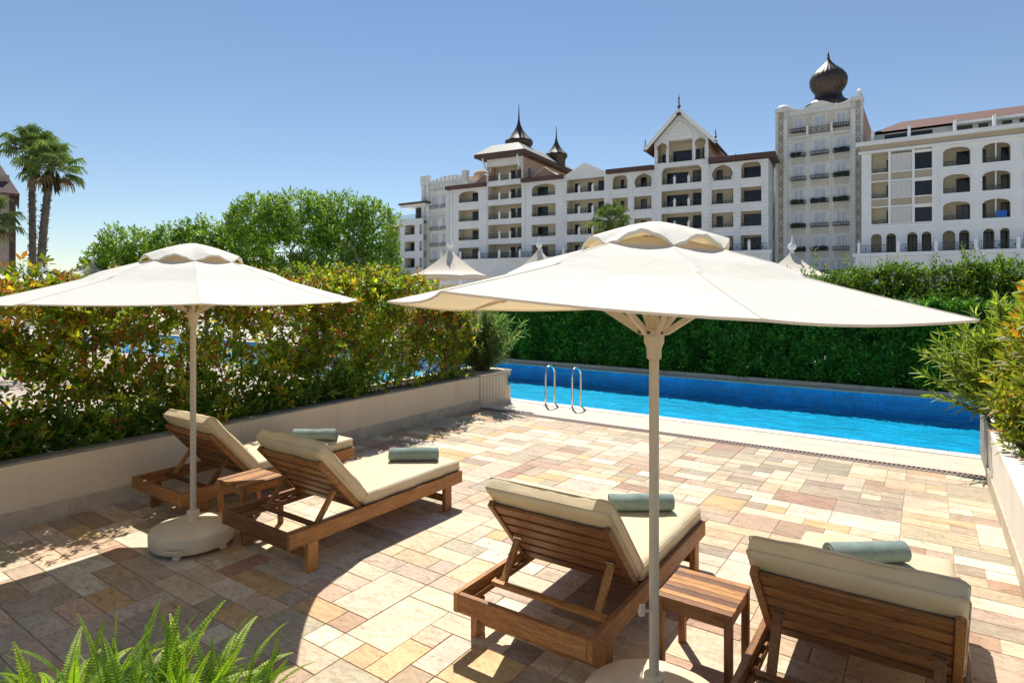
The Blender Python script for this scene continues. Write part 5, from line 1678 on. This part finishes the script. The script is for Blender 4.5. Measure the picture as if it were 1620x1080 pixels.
ge.build('soffit', M['tiles'], mb_.o)
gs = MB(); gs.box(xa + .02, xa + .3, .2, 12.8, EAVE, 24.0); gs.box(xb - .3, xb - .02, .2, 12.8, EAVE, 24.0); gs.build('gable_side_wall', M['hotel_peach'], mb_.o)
def finial(x, y, z, h, r):
    b = MB(); b.lathe([(r * 1.8, z), (r * 1.9, z + h * .05), (r * .6, z + h * .12), (r * .5, z + h * .3), (r * 1.5, z + h * .38), (r * .5, z + h * .46), (r * .4, z + h * .7), (r * .8, z + h * .74), (r * .25, z + h * .8), (0.0, z + h)], 10, x, y)
    b.build('finial', M['dark_frame'], mb_.o)
finial(xm, -1.1, ap - .5, 3.2, .20); finial(xa - 1.15, -1.0, 22.9, 1.9, .16); finial(xb + 1.15, -1.0, 23.1, 1.9, .16); finial(LEN - 4.5, 2, EAVE + .6, 1.1, .12)
# onion turrets on the pavilion
def turret(x, y, z, r, label=None):
    b = MB()
    b.lathe([(r * .80, z - 1.5), (r * .80, z - .02 * r), (r * .92, z + .08 * r), (r * 1.0, z + .24 * r), (r * .98, z + .38 * r), (r * .86, z + .52 * r), (r * .66, z + .72 * r), (r * .44, z + 1.0 * r), (r * .28, z + 1.26 * r), (r * .15, z + 1.55 * r), (r * .08, z + 1.85 * r), (r * .05, z + 2.2 * r), (r * .02, z + 3.0 * r), (0, z + 3.05 * r)], 48, x, y, 16, .02)
    t = b.build('turret', M['dome'], mb_.o, smooth=True, auto=60)
    p = MB()
    for k in range(8):           # pale metal panels between the dark ribs
        a0 = k * PI / 4 + .17; a1 = a0 + PI / 4 - .34
        pr = [(.985, .42), (.86, .54), (.66, .74), (.46, 1.0)]
        for i in range(3):
            f0 = 1 - i / 3.0; f1 = 1 - (i + 1) / 3.0; am = (a0 + a1) / 2
            q = []
            for (rr, zz), f in ((pr[i], f0), (pr[i + 1], f1)):
                ha = (a1 - a0) / 2 * f
                q.append(((x + r * rr * 1.025 * math.cos(am - ha), y + r * rr * 1.025 * math.sin(am - ha), z + zz * r), (x + r * rr * 1.025 * math.cos(am + ha), y + r * rr * 1.025 * math.sin(am + ha), z + zz * r)))
            p.quad_pts([q[0][0], q[0][1], q[1][1], q[1][0]])
    p.build('pale_panel', M['roof_metal'], t)
xa, xb = X(770), X(826.5)
turret(X(812.5) - 1.7, 5.0, 27.6, 2.45)
turret(X(838.5) - 1.5, 13.5, 26.75, 2.05)
mb_.finish('rustic_white')

# ================================================================== left ornate tower and low wing
A1, B1 = plane_pt(669, 92.0), plane_pt(742, 92.0)
lt = Block('ornate_stone_block', A1, B1, 'narrow beige stone block with a crenellated parapet behind the left end of the white hotel')
XL = lambda u: on_line(u, A1, B1)
W = XL(742)
lt.front.box(0, W, 0, 12, 0, 24.1)
for u in (671.5, 678, 710, 737): lt.front.box(XL(u) - .45, XL(u) + .45, -.45, -.002, 0, 24.0)
for u in (671.5, 678, 737): lt.front.box(XL(u) - .6, XL(u) + .6, -.6, .3, 24.05, 26.0)
for i in range(9):
    x = XL(684) + i * 1.05; lt.front.box(x, x + .75, -.2, .3, 24.6, 24.95 + .55 * math.sin(i / 8 * PI))
lt.front.box(XL(682), XL(734), -.25, .4, 24.05, 24.65)
for i in range(14):
    x = XL(683) + i * .72; lt.front.lathe([(.05, 22.9), (.3, 23.3), (.34, 23.7), (.36, 24.04)], 8, x, -.15)
for zz in (22.6, 17.9, 14.6): lt.front.box(XL(680), XL(736), -.3, -.003, zz, zz + .22)
for i in range(10):
    x = XL(681.5) + i * .8; lt.front.bar((x, -.12, 17.0), (x + .4, -.12, 17.8), .1, .1, (0, -1, 0)); lt.front.bar((x + .4, -.12, 17.8), (x + .8, -.12, 17.0), .1, .1, (0, -1, 0))
for zz in (19.6, 15.2, 11.9, 8.6, 5.3):
    for u in (688.5, 704.5, 723):
        c = XL(u); lt.window(c - .8, c + .8, zz, zz + 2.2, -.10, 'white_frame', 'shutter', 'window')
        lt.railing(c - 1.2, c + 1.2, zz - .5, .75, -.35)
lt.finish('rustic_beige', 'hotel_cream', 'hotel_beige')
tb = MB(); tb.box(XL(722), XL(741), 3.5, 11, 24.1, 25.6); tb.lathe([(1.9, 25.6), (1.9, 25.8), (1.6, 26.6), (.9, 27.2), (0, 27.4)], 16, XL(733), 6); tb.build('rooftop_room', M['hotel_peach'], lt.o)

A2, B2 = plane_pt(606, 90.0), plane_pt(668.5, 90.0)
lw = Block('low_hotel_wing', A2, B2, 'lowest white hotel wing at the far left end with a dark flat roof edge')
XW = lambda u: on_line(u, A2, B2)
W2 = XW(668.5)
holes = []
for s in (14.0, 10.6, 7.2, 3.8):
    for (ua, ub) in ((610, 633), (640, 657), (663.5, 668)):
        oa, ob = XW(ua), XW(ub) - .15
        holes.append(arch_open(oa, ob, s, s + 2.0, 'rect')); lw.recess(oa, ob, s, s + 2.0, 1.6, m=.03, doors=((.02, .30, 1.9), (.68, .98, 1.9)) if ub < 660 else ((.02, .98, 1.9),))
        lw.railing(oa, ob, s, .4)
lw.front.panel([(0, 0), (W2, 0), (W2, 17.2), (0, 17.2)], holes, 0, TH)
lw.front.box(XW(646), W2, 2.0, 9, 17.2, 20.3)
oa, ob = XW(648), XW(664); lw.window(oa, ob, 17.5, 19.7, 1.93)
lw.railing(0, XW(662), 17.22, .9, .2)
lw.front.box(0, W2, 9, 9.3, 0, 17.2); lw.front.box(0, W2, TH, 9, 16.9, 17.19)
rf = MB(); rf.box(XW(629), W2 + .4, .2, 9.5, 20.32, 20.7); rf.build('roof', M['eave'], lw.o)
cn = MB(); cn.box(XW(631), W2 + .2, .5, 9.2, 19.75, 20.31); cn.build('soffit', M['white_frame'], lw.o)
en = MB(); en.box(XW(600), XW(650), -9, -1, 0, 5.2); en.build('entrance_annex', M['hotel_white'], lw.o)
en = MB(); en.box(XW(598), XW(653), -9.6, -.6, 5.2, 5.9); en.build('annex_roof', M['eave'], lw.o)
lw.finish()

# ================================================================== tall tower with the onion dome
A3, B3 = plane_pt(1228, 92.0), plane_pt(1363.5, 92.0)
tw = Block('domed_hotel_tower', A3, B3, 'tall pale tower with lattice corner strips and a big dark onion dome', 'tower')
XT = lambda u: on_line(u, A3, B3)
W3 = XT(1363.5)
HT = 27.75
tw.front.box(.5, W3 - .5, 0, 24, 0, HT - .7)
tw.front.box(XT(1240), XT(1246.5), -.35, -.002, 0, 26.6); tw.front.box(XT(1346), XT(1354), -.35, -.002, 0, 26.6)
tw.front.box(-.1, .55, -.1, 1.2, 0, 27.6); tw.front.box(W3 - .55, W3 + .1, -.1, 1.2, 0, 28.0)
tw.front.box(-.1, XT(1249), -.45, 1.0, HT - .1, HT + .35); tw.front.box(XT(1347.5), W3 + .2, -.45, 1.0, HT - .1, HT + .40); tw.front.box(XT(1249.1), XT(1347.4), -.30, .3, HT - .9, HT - .62); tw.front.box(XT(1246.7), XT(1345.8), -.22, -.003, 23.7, 23.95)
for u in (1275, 1281, 1313, 1318): tw.front.box(XT(u) - .12, XT(u) + .12, -.12, -.003, 0, 23.6)
tw.front.box(.5, XT(1249), 0, 1.09, HT - .69, HT - .11); tw.front.box(XT(1347.5), W3 - .5, 0, 1.09, HT - .69, HT - .11)
# curved parapet
par = []
x0, x1 = XT(1250), XT(1347)
for i in range(25):
    t = i / 24; q = (t - .5) * 2
    par.append((x0 + (x1 - x0) * t, HT - .45 + .95 * math.exp(-(q / .40) ** 2) + .75 * abs(q) ** 4))
tw.front.panel([(x0, HT - .61)] + [(x1, HT - .61)] + par[::-1], [], -.30, .35)
for p, q in zip(par[:-1], par[1:]): tw.trim.bar((p[0], -.3, p[1]), (q[0], -.3, q[1]), .5, .2, (0, -.1, 1))
cx = (x0 + x1) / 2
tw.trim.lathe([(0, 0), (1, 0)], 4) if False else None
for k in range(24):
    a0, a1 = 2 * PI * k / 24, 2 * PI * (k + 1) / 24
    tw.trim.bar((cx + 1.35 * math.cos(a0), -.36, HT - .12 + .50 * math.sin(a0)), (cx + 1.35 * math.cos(a1), -.36, HT - .12 + .50 * math.sin(a1)), .12, .1, (0, -1, 0))
for s in (-1, 1):
    for k in range(3): tw.trim.bar((cx + s * (1.7 + k * .75), -.36, HT - .55), (cx + s * (2.1 + k * .75), -.36, HT + .05 - k * .2), .12, .1, (0, -1, 0))
tw.trim.lathe([(.34, HT + .45), (.34, HT + .9), (.22, HT + 1.0), (.36, HT + 1.25), (.1, HT + 1.5), (0, HT + 1.6)], 12, W3 - .3, .2)
tw.trim.lathe([(.9, HT + .45), (.9, HT + .7), (.6, HT + .95), (.2, HT + 1.05), (0, HT + 1.06)], 14, .9, .6)
# lattice strips at both corners (tan bands with pale crosses)
lb = MB(); lb.box(XT(1232), XT(1239.5), -.2, -.004, 0, HT); lb.box(XT(1354.5), XT(1361.5), -.2, -.004, 0, HT)
pb0 = MB(); pb0.box(XT(1246.6), XT(1345.9), -.06, -.003, 23.98, HT - .92); pb0.build('upper_band', M['hotel_beige'], tw.o)
lb.build('tan_band', M['hotel_tan'] if False else M['hotel_tan'], tw.o)
for (ua, ub) in ((1232, 1239.5), (1354.5, 1361.5)):
    lx = MB(); xa, xb = XT(ua), XT(ub); h = 1.65; z = .5
    while z + h < HT:
        lx.bar((xa, -.23, z), (xb, -.23, z + h * .5), .075, .05, (0, -1, 0)); lx.bar((xb, -.23, z), (xa, -.23, z + h * .5), .075, .05, (0, -1, 0)); z += h * .96
    lx.build('lattice', M['white_frame'], tw.o)
for i, zc in enumerate((25.75, 22.35, 19.05, 15.75, 12.45, 9.15, 5.85)):
    for (u, w_) in ((1263.5, .62), (1297, .76), (1331, .62)):
        c = XT(u)
        p = arch_open(c - w_ - .05, c + w_ + .05, zc + .2, zc + .98, 'seg')
        tw.arch_trim(p, .07, .16)
        tw.window(c - w_, c + w_, zc - .75, zc + .75, -.12, 'white_frame', 'shutter', 'window')
        if i == 0 and u == 1297:
            tw.railing(c - 1.5, c + 1.5, zc - 1.75, .9, -.4, posts=(c - 1.5, c + 1.5)); continue
        x0_, x1_ = c - w_ - .32, c + w_ + .32
        b = MB(); b.box(x0_, x1_, -.55, -.05, zc - 1.32, zc - 1.22)
        n = int((x1_ - x0_) / .3)
        for k in range(n + 1):
            x = x0_ + (x1_ - x0_) * k / n; b.box(x - .04, x + .04, -.58, -.52, zc - 1.32, zc - .78)
        b.box(x0_, x1_, -.58, -.52, zc - .86, zc - .78)
        bo = b.build('window_balcony', M['iron'], tw.o)
        if rng.random() < .75 and not (u == 1297 and i in (1, 2, 4)):
            q = MB()
            for k in range(14):
                x = rng.uniform(x0_ + .1, x1_ - .1); q.lathe([(.06, zc - 1.2), (.17, zc - 1.0), (.13, zc - .8 + rng.uniform(0, .12)), (0, zc - .68 + rng.uniform(0, .15))], 6, x, -.32)
            q.col = (.04, .07, .03); q.c = [(.035, .06, .03)] * len(q.v); q.build('window_box_plant', M['tree_leaf'], bo)
        pb_ = MB(); pb_.panel(arch_open(c - w_ - .3, c + w_ + .3, zc - 2.3, zc - 1.5, 'rect'), [], -.05, .045); pb_.build('panel', M['hotel_beige'], tw.o)
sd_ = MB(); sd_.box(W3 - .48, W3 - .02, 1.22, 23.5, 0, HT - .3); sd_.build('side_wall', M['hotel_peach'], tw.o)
sb_ = MB(); sb_.box(.5, W3 - .5, 1.1, 23.9, HT - .69, HT - .5); sb_.build('flat_roof', M['hotel_tan'], tw.o)
dm = MB(); cx, cy, zb = XT(1305.5), 3.2, HT + .45
dm.lathe([(3.1, zb), (3.15, zb + .3), (2.7, zb + .6), (2.1, zb + 1.0), (1.85, zb + 1.45), (1.74, zb + 1.85), (1.84, zb + 2.15), (2.18, zb + 2.6), (2.45, zb + 3.2), (2.52, zb + 3.8), (2.35, zb + 4.4), (1.95, zb + 4.95), (1.4, zb + 5.45), (.9, zb + 5.9), (.5, zb + 6.35), (.26, zb + 6.75), (.14, zb + 7.0), (.24, zb + 7.12), (.10, zb + 7.3), (.16, zb + 7.45), (.05, zb + 7.65), (0, zb + 8.2)], 96, cx, cy, 24, .035)
dm.v = [(cx + (p[0] - cx) * .94, cy + (p[1] - cy) * .94, p[2]) for p in dm.v]; dm.build('onion_dome', M['dome'], tw.o, smooth=True, auto=70)
tw.finish('rustic_beige', 'hotel_cream', 'white_frame')

# ================================================================== right wing
A4, B4 = plane_pt(1363, 88.0), plane_pt(1500, 88.0)
rw = Block('arcaded_hotel_wing', A4, B4, 'white hotel wing at right with segmental balcony arches, a lattice panel and a tiled roof')
XR = lambda u: on_line(u, A4, B4)
SR = (17.1, 13.9, 10.7)
endx = XR(1790)
holes = []
oa, ob = XR(1378.5), XR(1474.5)
p = arch_open(oa, ob, 10.55, 19.65, 'rect'); holes.append(p)
bays = [(1490.5, 1536.5), (1552.5, 1600)]
w1 = XR(1536.5) - XR(1490.5); w2 = XR(1600) - XR(1552.5); pit = XR(1552.5) - XR(1490.5)
arch_x = [(XR(1490.5), XR(1536.5), 0), (XR(1552.5), XR(1600), 1)]
xx = XR(1618); k = 0
while xx + w1 < endx - 1:
    arch_x.append((xx, xx + (w1 if k % 2 == 0 else w2), k % 2)); xx += pit + .3; k += 1
for (x0, x1, t) in arch_x:
    for s in SR:
        p = arch_open(x0, x1, s, s + 2.25, 'seg'); holes.append(p); rw.arch_trim(p, .16, .10)
        rw.recess(x0, x1, s, s + 2.2, 1.8, doors=((.52, .96, 1.95),) if t == 0 else ((.02, .20, 1.9), (.72, .98, 1.95)))
        rw.railing(x0, x1, s, .55)
        if t == 1:
            c = x0 + (x1 - x0) * .5; rw.front.box(c - .06, c + .06, .4, 2.0, s, s + 2.3)
ar = [(1377, 1396), (1401, 1418.5), (1434, 1452.5), (1457, 1474.5), (1490, 1512.5), (1516, 1535), (1554, 1574.5), (1581, 1598.5)]
arc = [(XR(a), XR(c)) for a, c in ar]
xx = XR(1618)
while xx + 2.2 < endx - 1: arc.append((xx, xx + 1.6)); arc.append((xx + 1.95, xx + 3.4)); xx += 5.0
for i, (x0, x1) in enumerate(arc):
    p = arch_open(x0, x1, 7.05, 9.55, 'round'); holes.append(p); rw.arch_trim(p, .14, .10)
    rw.recess(x0, x1, 7.05, 9.5, 1.7, m=.08, doors=() if i in (0, 4) else ((.12, .90, 2.2),))
rw.front.panel([(0, 0), (endx, 0), (endx, 19.9), (0, 19.9)], holes, 0, TH)
# recessed lattice bay
gx = [XR(1378.5), XR(1405.5), XR(1409), XR(1443.5), XR(1446.5), XR(1474.5)]
for i, s in enumerate(SR):
    top = s + 2.05
    if i == 0: top = 19.4
    rw.recess(gx[0], gx[1], s, top, 1.4, th=.16, m=-.02, doors=((.86, .99, 1.8),)); rw.railing(gx[0], gx[1], s, .5, .14)
    rw.recess(gx[4], gx[5], s, top, 1.2, th=.32, m=-.02); rw.window(gx[4], gx[5], s - .0, top - .25, .22); rw.trim.box(gx[4], gx[5], .2, .3, top - .25, top + .1)
    if i < 3:
        for (a, c) in ((gx[0], gx[1]), (gx[2], gx[3]), (gx[4], gx[5])):
            if i > 0: sp = MB(); sp.box(a, c, .10, .20, SR[i] + 2.2, SR[i - 1] - .15); sp.build('spandrel_panel', M['hotel_tan'], rw.o)
    la = MB(); n = 12
    xa_, xb_ = gx[2], gx[3]; wv = xb_ - xa_; hv = top - s - .1; stp = .26
    kx = -hv
    while kx < wv:
        for sgn in (1, -1):
            # clipped diagonal strips
            a0 = max(0, kx); a1 = min(wv, kx + hv)
            if a1 > a0:
                z0_, z1_ = a0 - kx, a1 - kx
                if sgn < 0: la.bar((xb_ - a0, .10, s + z0_), (xb_ - a1, .10, s + z1_), .085, .05, (0, -1, 0))
                else: la.bar((xa_ + a0, .13, s + z0_), (xa_ + a1, .13, s + z1_), .085, .05, (0, -1, 0))
        kx += stp
    la.build('lattice_panel', M['white_frame'], rw.o)
    db = MB(); db.box(xa_, xb_, .5, .55, s - .1, top); db.build('lattice_backing', M['hotel_tan'], rw.o)
for xg in ((gx[1] + gx[2]) / 2, (gx[3] + gx[4]) / 2): rw.trim.box(xg - .14, xg + .14, -.02, .3, 10.55, 19.62)
for i, s in enumerate(SR):
    rw.trim.box(gx[0], gx[5], .005, .24, s - .12, s + .02)
    if i > 0: rw.trim.box(gx[0], gx[5], .005, .24, s + 2.05, s + 2.2)
rw.trim.box(gx[0] - .25, gx[5] + .25, -.06, -.003, 10.25, 10.5)
# cornice with tan band, mouldings
tanb = MB(); tanb.box(-.2, endx, -.25, .3, 19.92, 20.55); tanb.build('tan_band', M['hotel_tan'], rw.o)
rw.front.box(-.6, endx, -.75, .6, 20.56, 21.05); rw.front.box(-.35, endx, -.4, .3, 19.6, 19.9)
rw.front.box(-.0, endx, -.10, -.003, 9.95, 10.12); rw.front.box(XR(1484), XR(1484) + .12, -.08, -.003, 10.2, 19.5)
# terrace ledge and balustrade
rw.front.box(-.8, endx, -2.2, -.01, 6.55, 7.0); rw.front.box(-.6, endx, -1.9, -.02, 0, 6.54)
for u in (1364, 1425, 1482, 1545, 1611):
    rw.front.box(XR(u) - .5, XR(u) + .5, -2.15, -1.905, 5.2, 6.54)
px = XR(1366)
for (ua, ub) in ((1366, 1422), (1427, 1480), (1486, 1543), (1548, 1609), (1614, 1680)):
    rw.railing(XR(ua), XR(ub), 7.02, .95, -1.95, posts=(XR(ua) - .35,))
ga = arch_open(XR(1520), XR(1565), 1.5, 5.35, 'seg'); gm = MB()
for p, q in zip(ga[:-1], ga[1:]): gm.bar((p[0], -1.95, p[1]), (q[0], -1.95, q[1]), .2, .15, (0, -1, 0))
for k in range(22):
    x = XR(1520) + (XR(1565) - XR(1520)) * k / 21; gm.box(x - .05, x + .05, -1.98, -1.93, 1.5, 5.15)
for k in range(5): gm.box(XR(1520), XR(1565), -1.97, -1.94, 2.0 + k * .7, 2.08 + k * .7)
gm.build('arched_grille', M['iron'], rw.o)
bt = MB(); bx0 = XR(1576); bt.box(bx0, bx0 + .95, .02, .10, 10.75, 11.5)
bto = bt.build('blue_towel', M['blue_cloth'], None); bto.location = rw.o.location; bto.rotation_euler = rw.o.rotation_euler
tag(bto, 'blue towel hung over a balcony railing of the right hotel wing', 'towel')
# set-back attic and tiled roof
at = MB(); at.box(.8, endx, 3.0, 14, 21.05, 22.55); at.build('attic_wall', M['hotel_white'], rw.o)
for (ua, ub) in ((1402, 1437), (1441, 1478), (1517, 1541), (1551, 1566), (1589, 1604), (1616, 1640)):
    k = 1.0 + 3.0 / 88
    xa_, xb_ = XR(ua) * k - .4, XR(ub) * k - .4
    rw.window(xa_, xb_, 21.3, 22.35, 2.93, name='attic_window')
for u in (1380, 1438, 1511, 1574): at2 = MB(); at2.box(XR(u) - .15, XR(u) + .15, .4, 3, 21.05, 22.6); at2.build('parapet_pier', M['hotel_white'], rw.o)
ro = MB()
x0 = 1.0
ro.add([(x0, 1.8, 22.58), (endx, 1.8, 22.58), (endx, 8, 25.0), (x0 + 3, 8, 25.0), (x0, 14, 22.58), (endx, 14, 22.58)], [(0, 1, 2, 3), (0, 3, 4), (3, 2, 5, 4)])
ro.build('tiled_roof', M['tiles'], rw.o)
rw.trim.box(XR(1511), endx, 1.5, 3.0, 22.3, 22.56)
rw.finish('hotel_white', 'hotel_cream', 'white_frame')

# ================================================================== building at the left edge
ax, ay = at_depth(25, 62); rx_, ry_ = ray(25); rl_ = math.hypot(rx_, ry_); a2 = (ax - ry_ / rl_ * 14, ay + rx_ / rl_ * 14)
lbx = Block('rough_walled_building', (a2[0], a2[1]), (ax, ay), 'rough pinkish grey building with dark trim at the left frame edge behind the palms', 'building')
Lb = math.hypot(ax - a2[0], ay - a2[1])
lbx.front.box(0, Lb - .5, 0, 14, 0, 14.2)
lbx.finish('grey_wall')
tr_ = MB(); tr_.box(Lb - .5, Lb, -.1, .5, 0, 12.3); tr_.box(0, Lb, -.12, -.003, 9.7, 10.1); tr_.build('dark_trim', M['dark_wood'], lbx.o)
rf = MB(); rf.add([(-1, -1.3, 12.2), (Lb + .3, -1.3, 12.2), (Lb - 2.2, 4, 17.5), (-1, 4, 17.5), (Lb - 2.2, 12, 17.5), (Lb + .3, 15, 12.2), (-1, -1.3, 12.0), (Lb + .3, -1.3, 12.0)], [(0, 1, 2, 3), (1, 5, 4, 2), (6, 7, 1, 0)]); rf.build('roof', M['eave'], lbx.o)

# ================================================================== pavilion tents
def tent(loc, rz, half, z_e, z_p, label, legs=True):
    o = empty('canopy_tent', loc, rz, label, 'tent', 'peaked cream canopy tents')
    N, Rr = 10, 12
    V, Fc = [], []
    cols = 4 * N
    for i in range(Rr + 1):
        f = i / Rr
        for c in range(cols):
            k, s = c // N, c % N / N
            cr = [(1, 1), (-1, 1), (-1, -1), (1, -1)]
            ax_, ay_ = cr[k]; bx_, by_ = cr[(k + 1) % 4]
            x = (ax_ + (bx_ - ax_) * s); y = (ay_ + (by_ - ay_) * s)
            rim = 1 - .06 * 4 * s * (1 - s) * f
            rr = .03 + .97 * f
            z = z_e + (z_p - z_e) * (1 - f) ** 1.75 + .10 * 4 * s * (1 - s) * f
            V.append((x * half * rr * rim, y * half * rr * rim, z))
    for i in range(Rr):
        for c in range(cols):
            c2 = (c + 1) % cols; Fc.append((i*cols + c, (i+1)*cols + c, (i+1)*cols + c2, i*cols + c2))
    bs = len(V)
    for c in range(cols): x, y, z = V[Rr*cols + c]; V.append((x, y, z - .28))
    for c in range(cols):
        c2 = (c + 1) % cols; Fc.append((Rr*cols + c, bs + c, bs + c2, Rr*cols + c2))
    b = MB(); b.add(V, Fc); b.build('canopy', M['tent'], o, smooth=True, auto=35)
    b = MB(); q = half / 2.2; b.lathe([(.10 * q, z_p - .25), (.13 * q, z_p), (.06 * q, z_p + .08 * q), (.20 * q, z_p + .22 * q), (.23 * q, z_p + .34 * q), (.18 * q, z_p + .46 * q), (.06 * q, z_p + .56 * q), (.045 * q, z_p + .8 * q), (0, z_p + 1.1 * q)], 14); b.build('finial', M['white_frame'], o, smooth=True)
    for sx in (-1, 1):
        for sy in (-1, 1):
            b = MB(); b.box(sx * half * .95 - .06, sx * half * .95 + .06, sy * half * .95 - .06, sy * half * .95 + .06, 0, z_e); b.build('leg', M['white_frame'], o)
    b = MB()
    for s in (-1, 1): b.box(-half * .9, half * .9, s * half * .93 - .04, s * half * .93 + .04, 0, z_e - .5) if s > 0 else None
    b.build('back_curtain', M['tent'], o)
    return o
tent((*at_depth(712, 40), 0), R(8), 2.15, 3.25, 5.0, 'peaked cream canopy tent with a ball finial in front of the ornate stone block')
tent((*at_depth(853, 46), 0), R(8), 2.3, 3.4, 5.45, 'peaked cream canopy tent showing only its tip above the near parasol, middle of the hotel')
tent((*at_depth(1253, 29), 0), R(8), 1.9, 2.9, 4.1, 'peaked cream canopy tent tip rising above the far hedge below the domed tower')
tent((*at_depth(608, 34), 0), R(8), 1.7, 2.5, 3.6, 'low cream canopy tent half hidden behind the hedge and the large ficus at left')
tent((*at_depth(148, 26), 0), R(8), 1.0, 2.9, 3.45, 'small cream canopy tent peeking above the left hedge below the small ficus')
tent((*at_depth(66, 24), 0), R(8), 1.0, 2.5, 2.95, 'small cream canopy tent peeking above the left hedge right of the palm trunks')
# low dark timber pavilion between the trees
gx_, gy_ = at_depth(438, 45)
gz = empty('timber_gazebo', (gx_, gy_, 0), YAW, 'low dark timber gazebo roof seen between the middle and largest ficus trees', 'gazebo')
b = MB(); hip(3.6, 4.3, 1.2, -2.6, 2.6, -2.4, 2.4, b); b.build('roof', M['dark_wood'], gz)
b = MB()
for sx in (-2.2, 0, 2.2):
    for sy in (-2, 2): b.box(sx - .1, sx + .1, sy - .1, sy + .1, 0, 3.6)
b.build('post', M['dark_wood'], gz)
b = MB(); b.box(-2.3, 2.3, -2.1, -2.04, 4.4, 4.46)
for k in range(16): b.box(-2.3 + k * .305, -2.26 + k * .305, -2.1, -2.06, 4.3, 5.0)
b.box(-2.3, 2.3, -2.1, -2.04, 4.98, 5.04); b.build('roof_trellis', M['dark_wood'], gz)
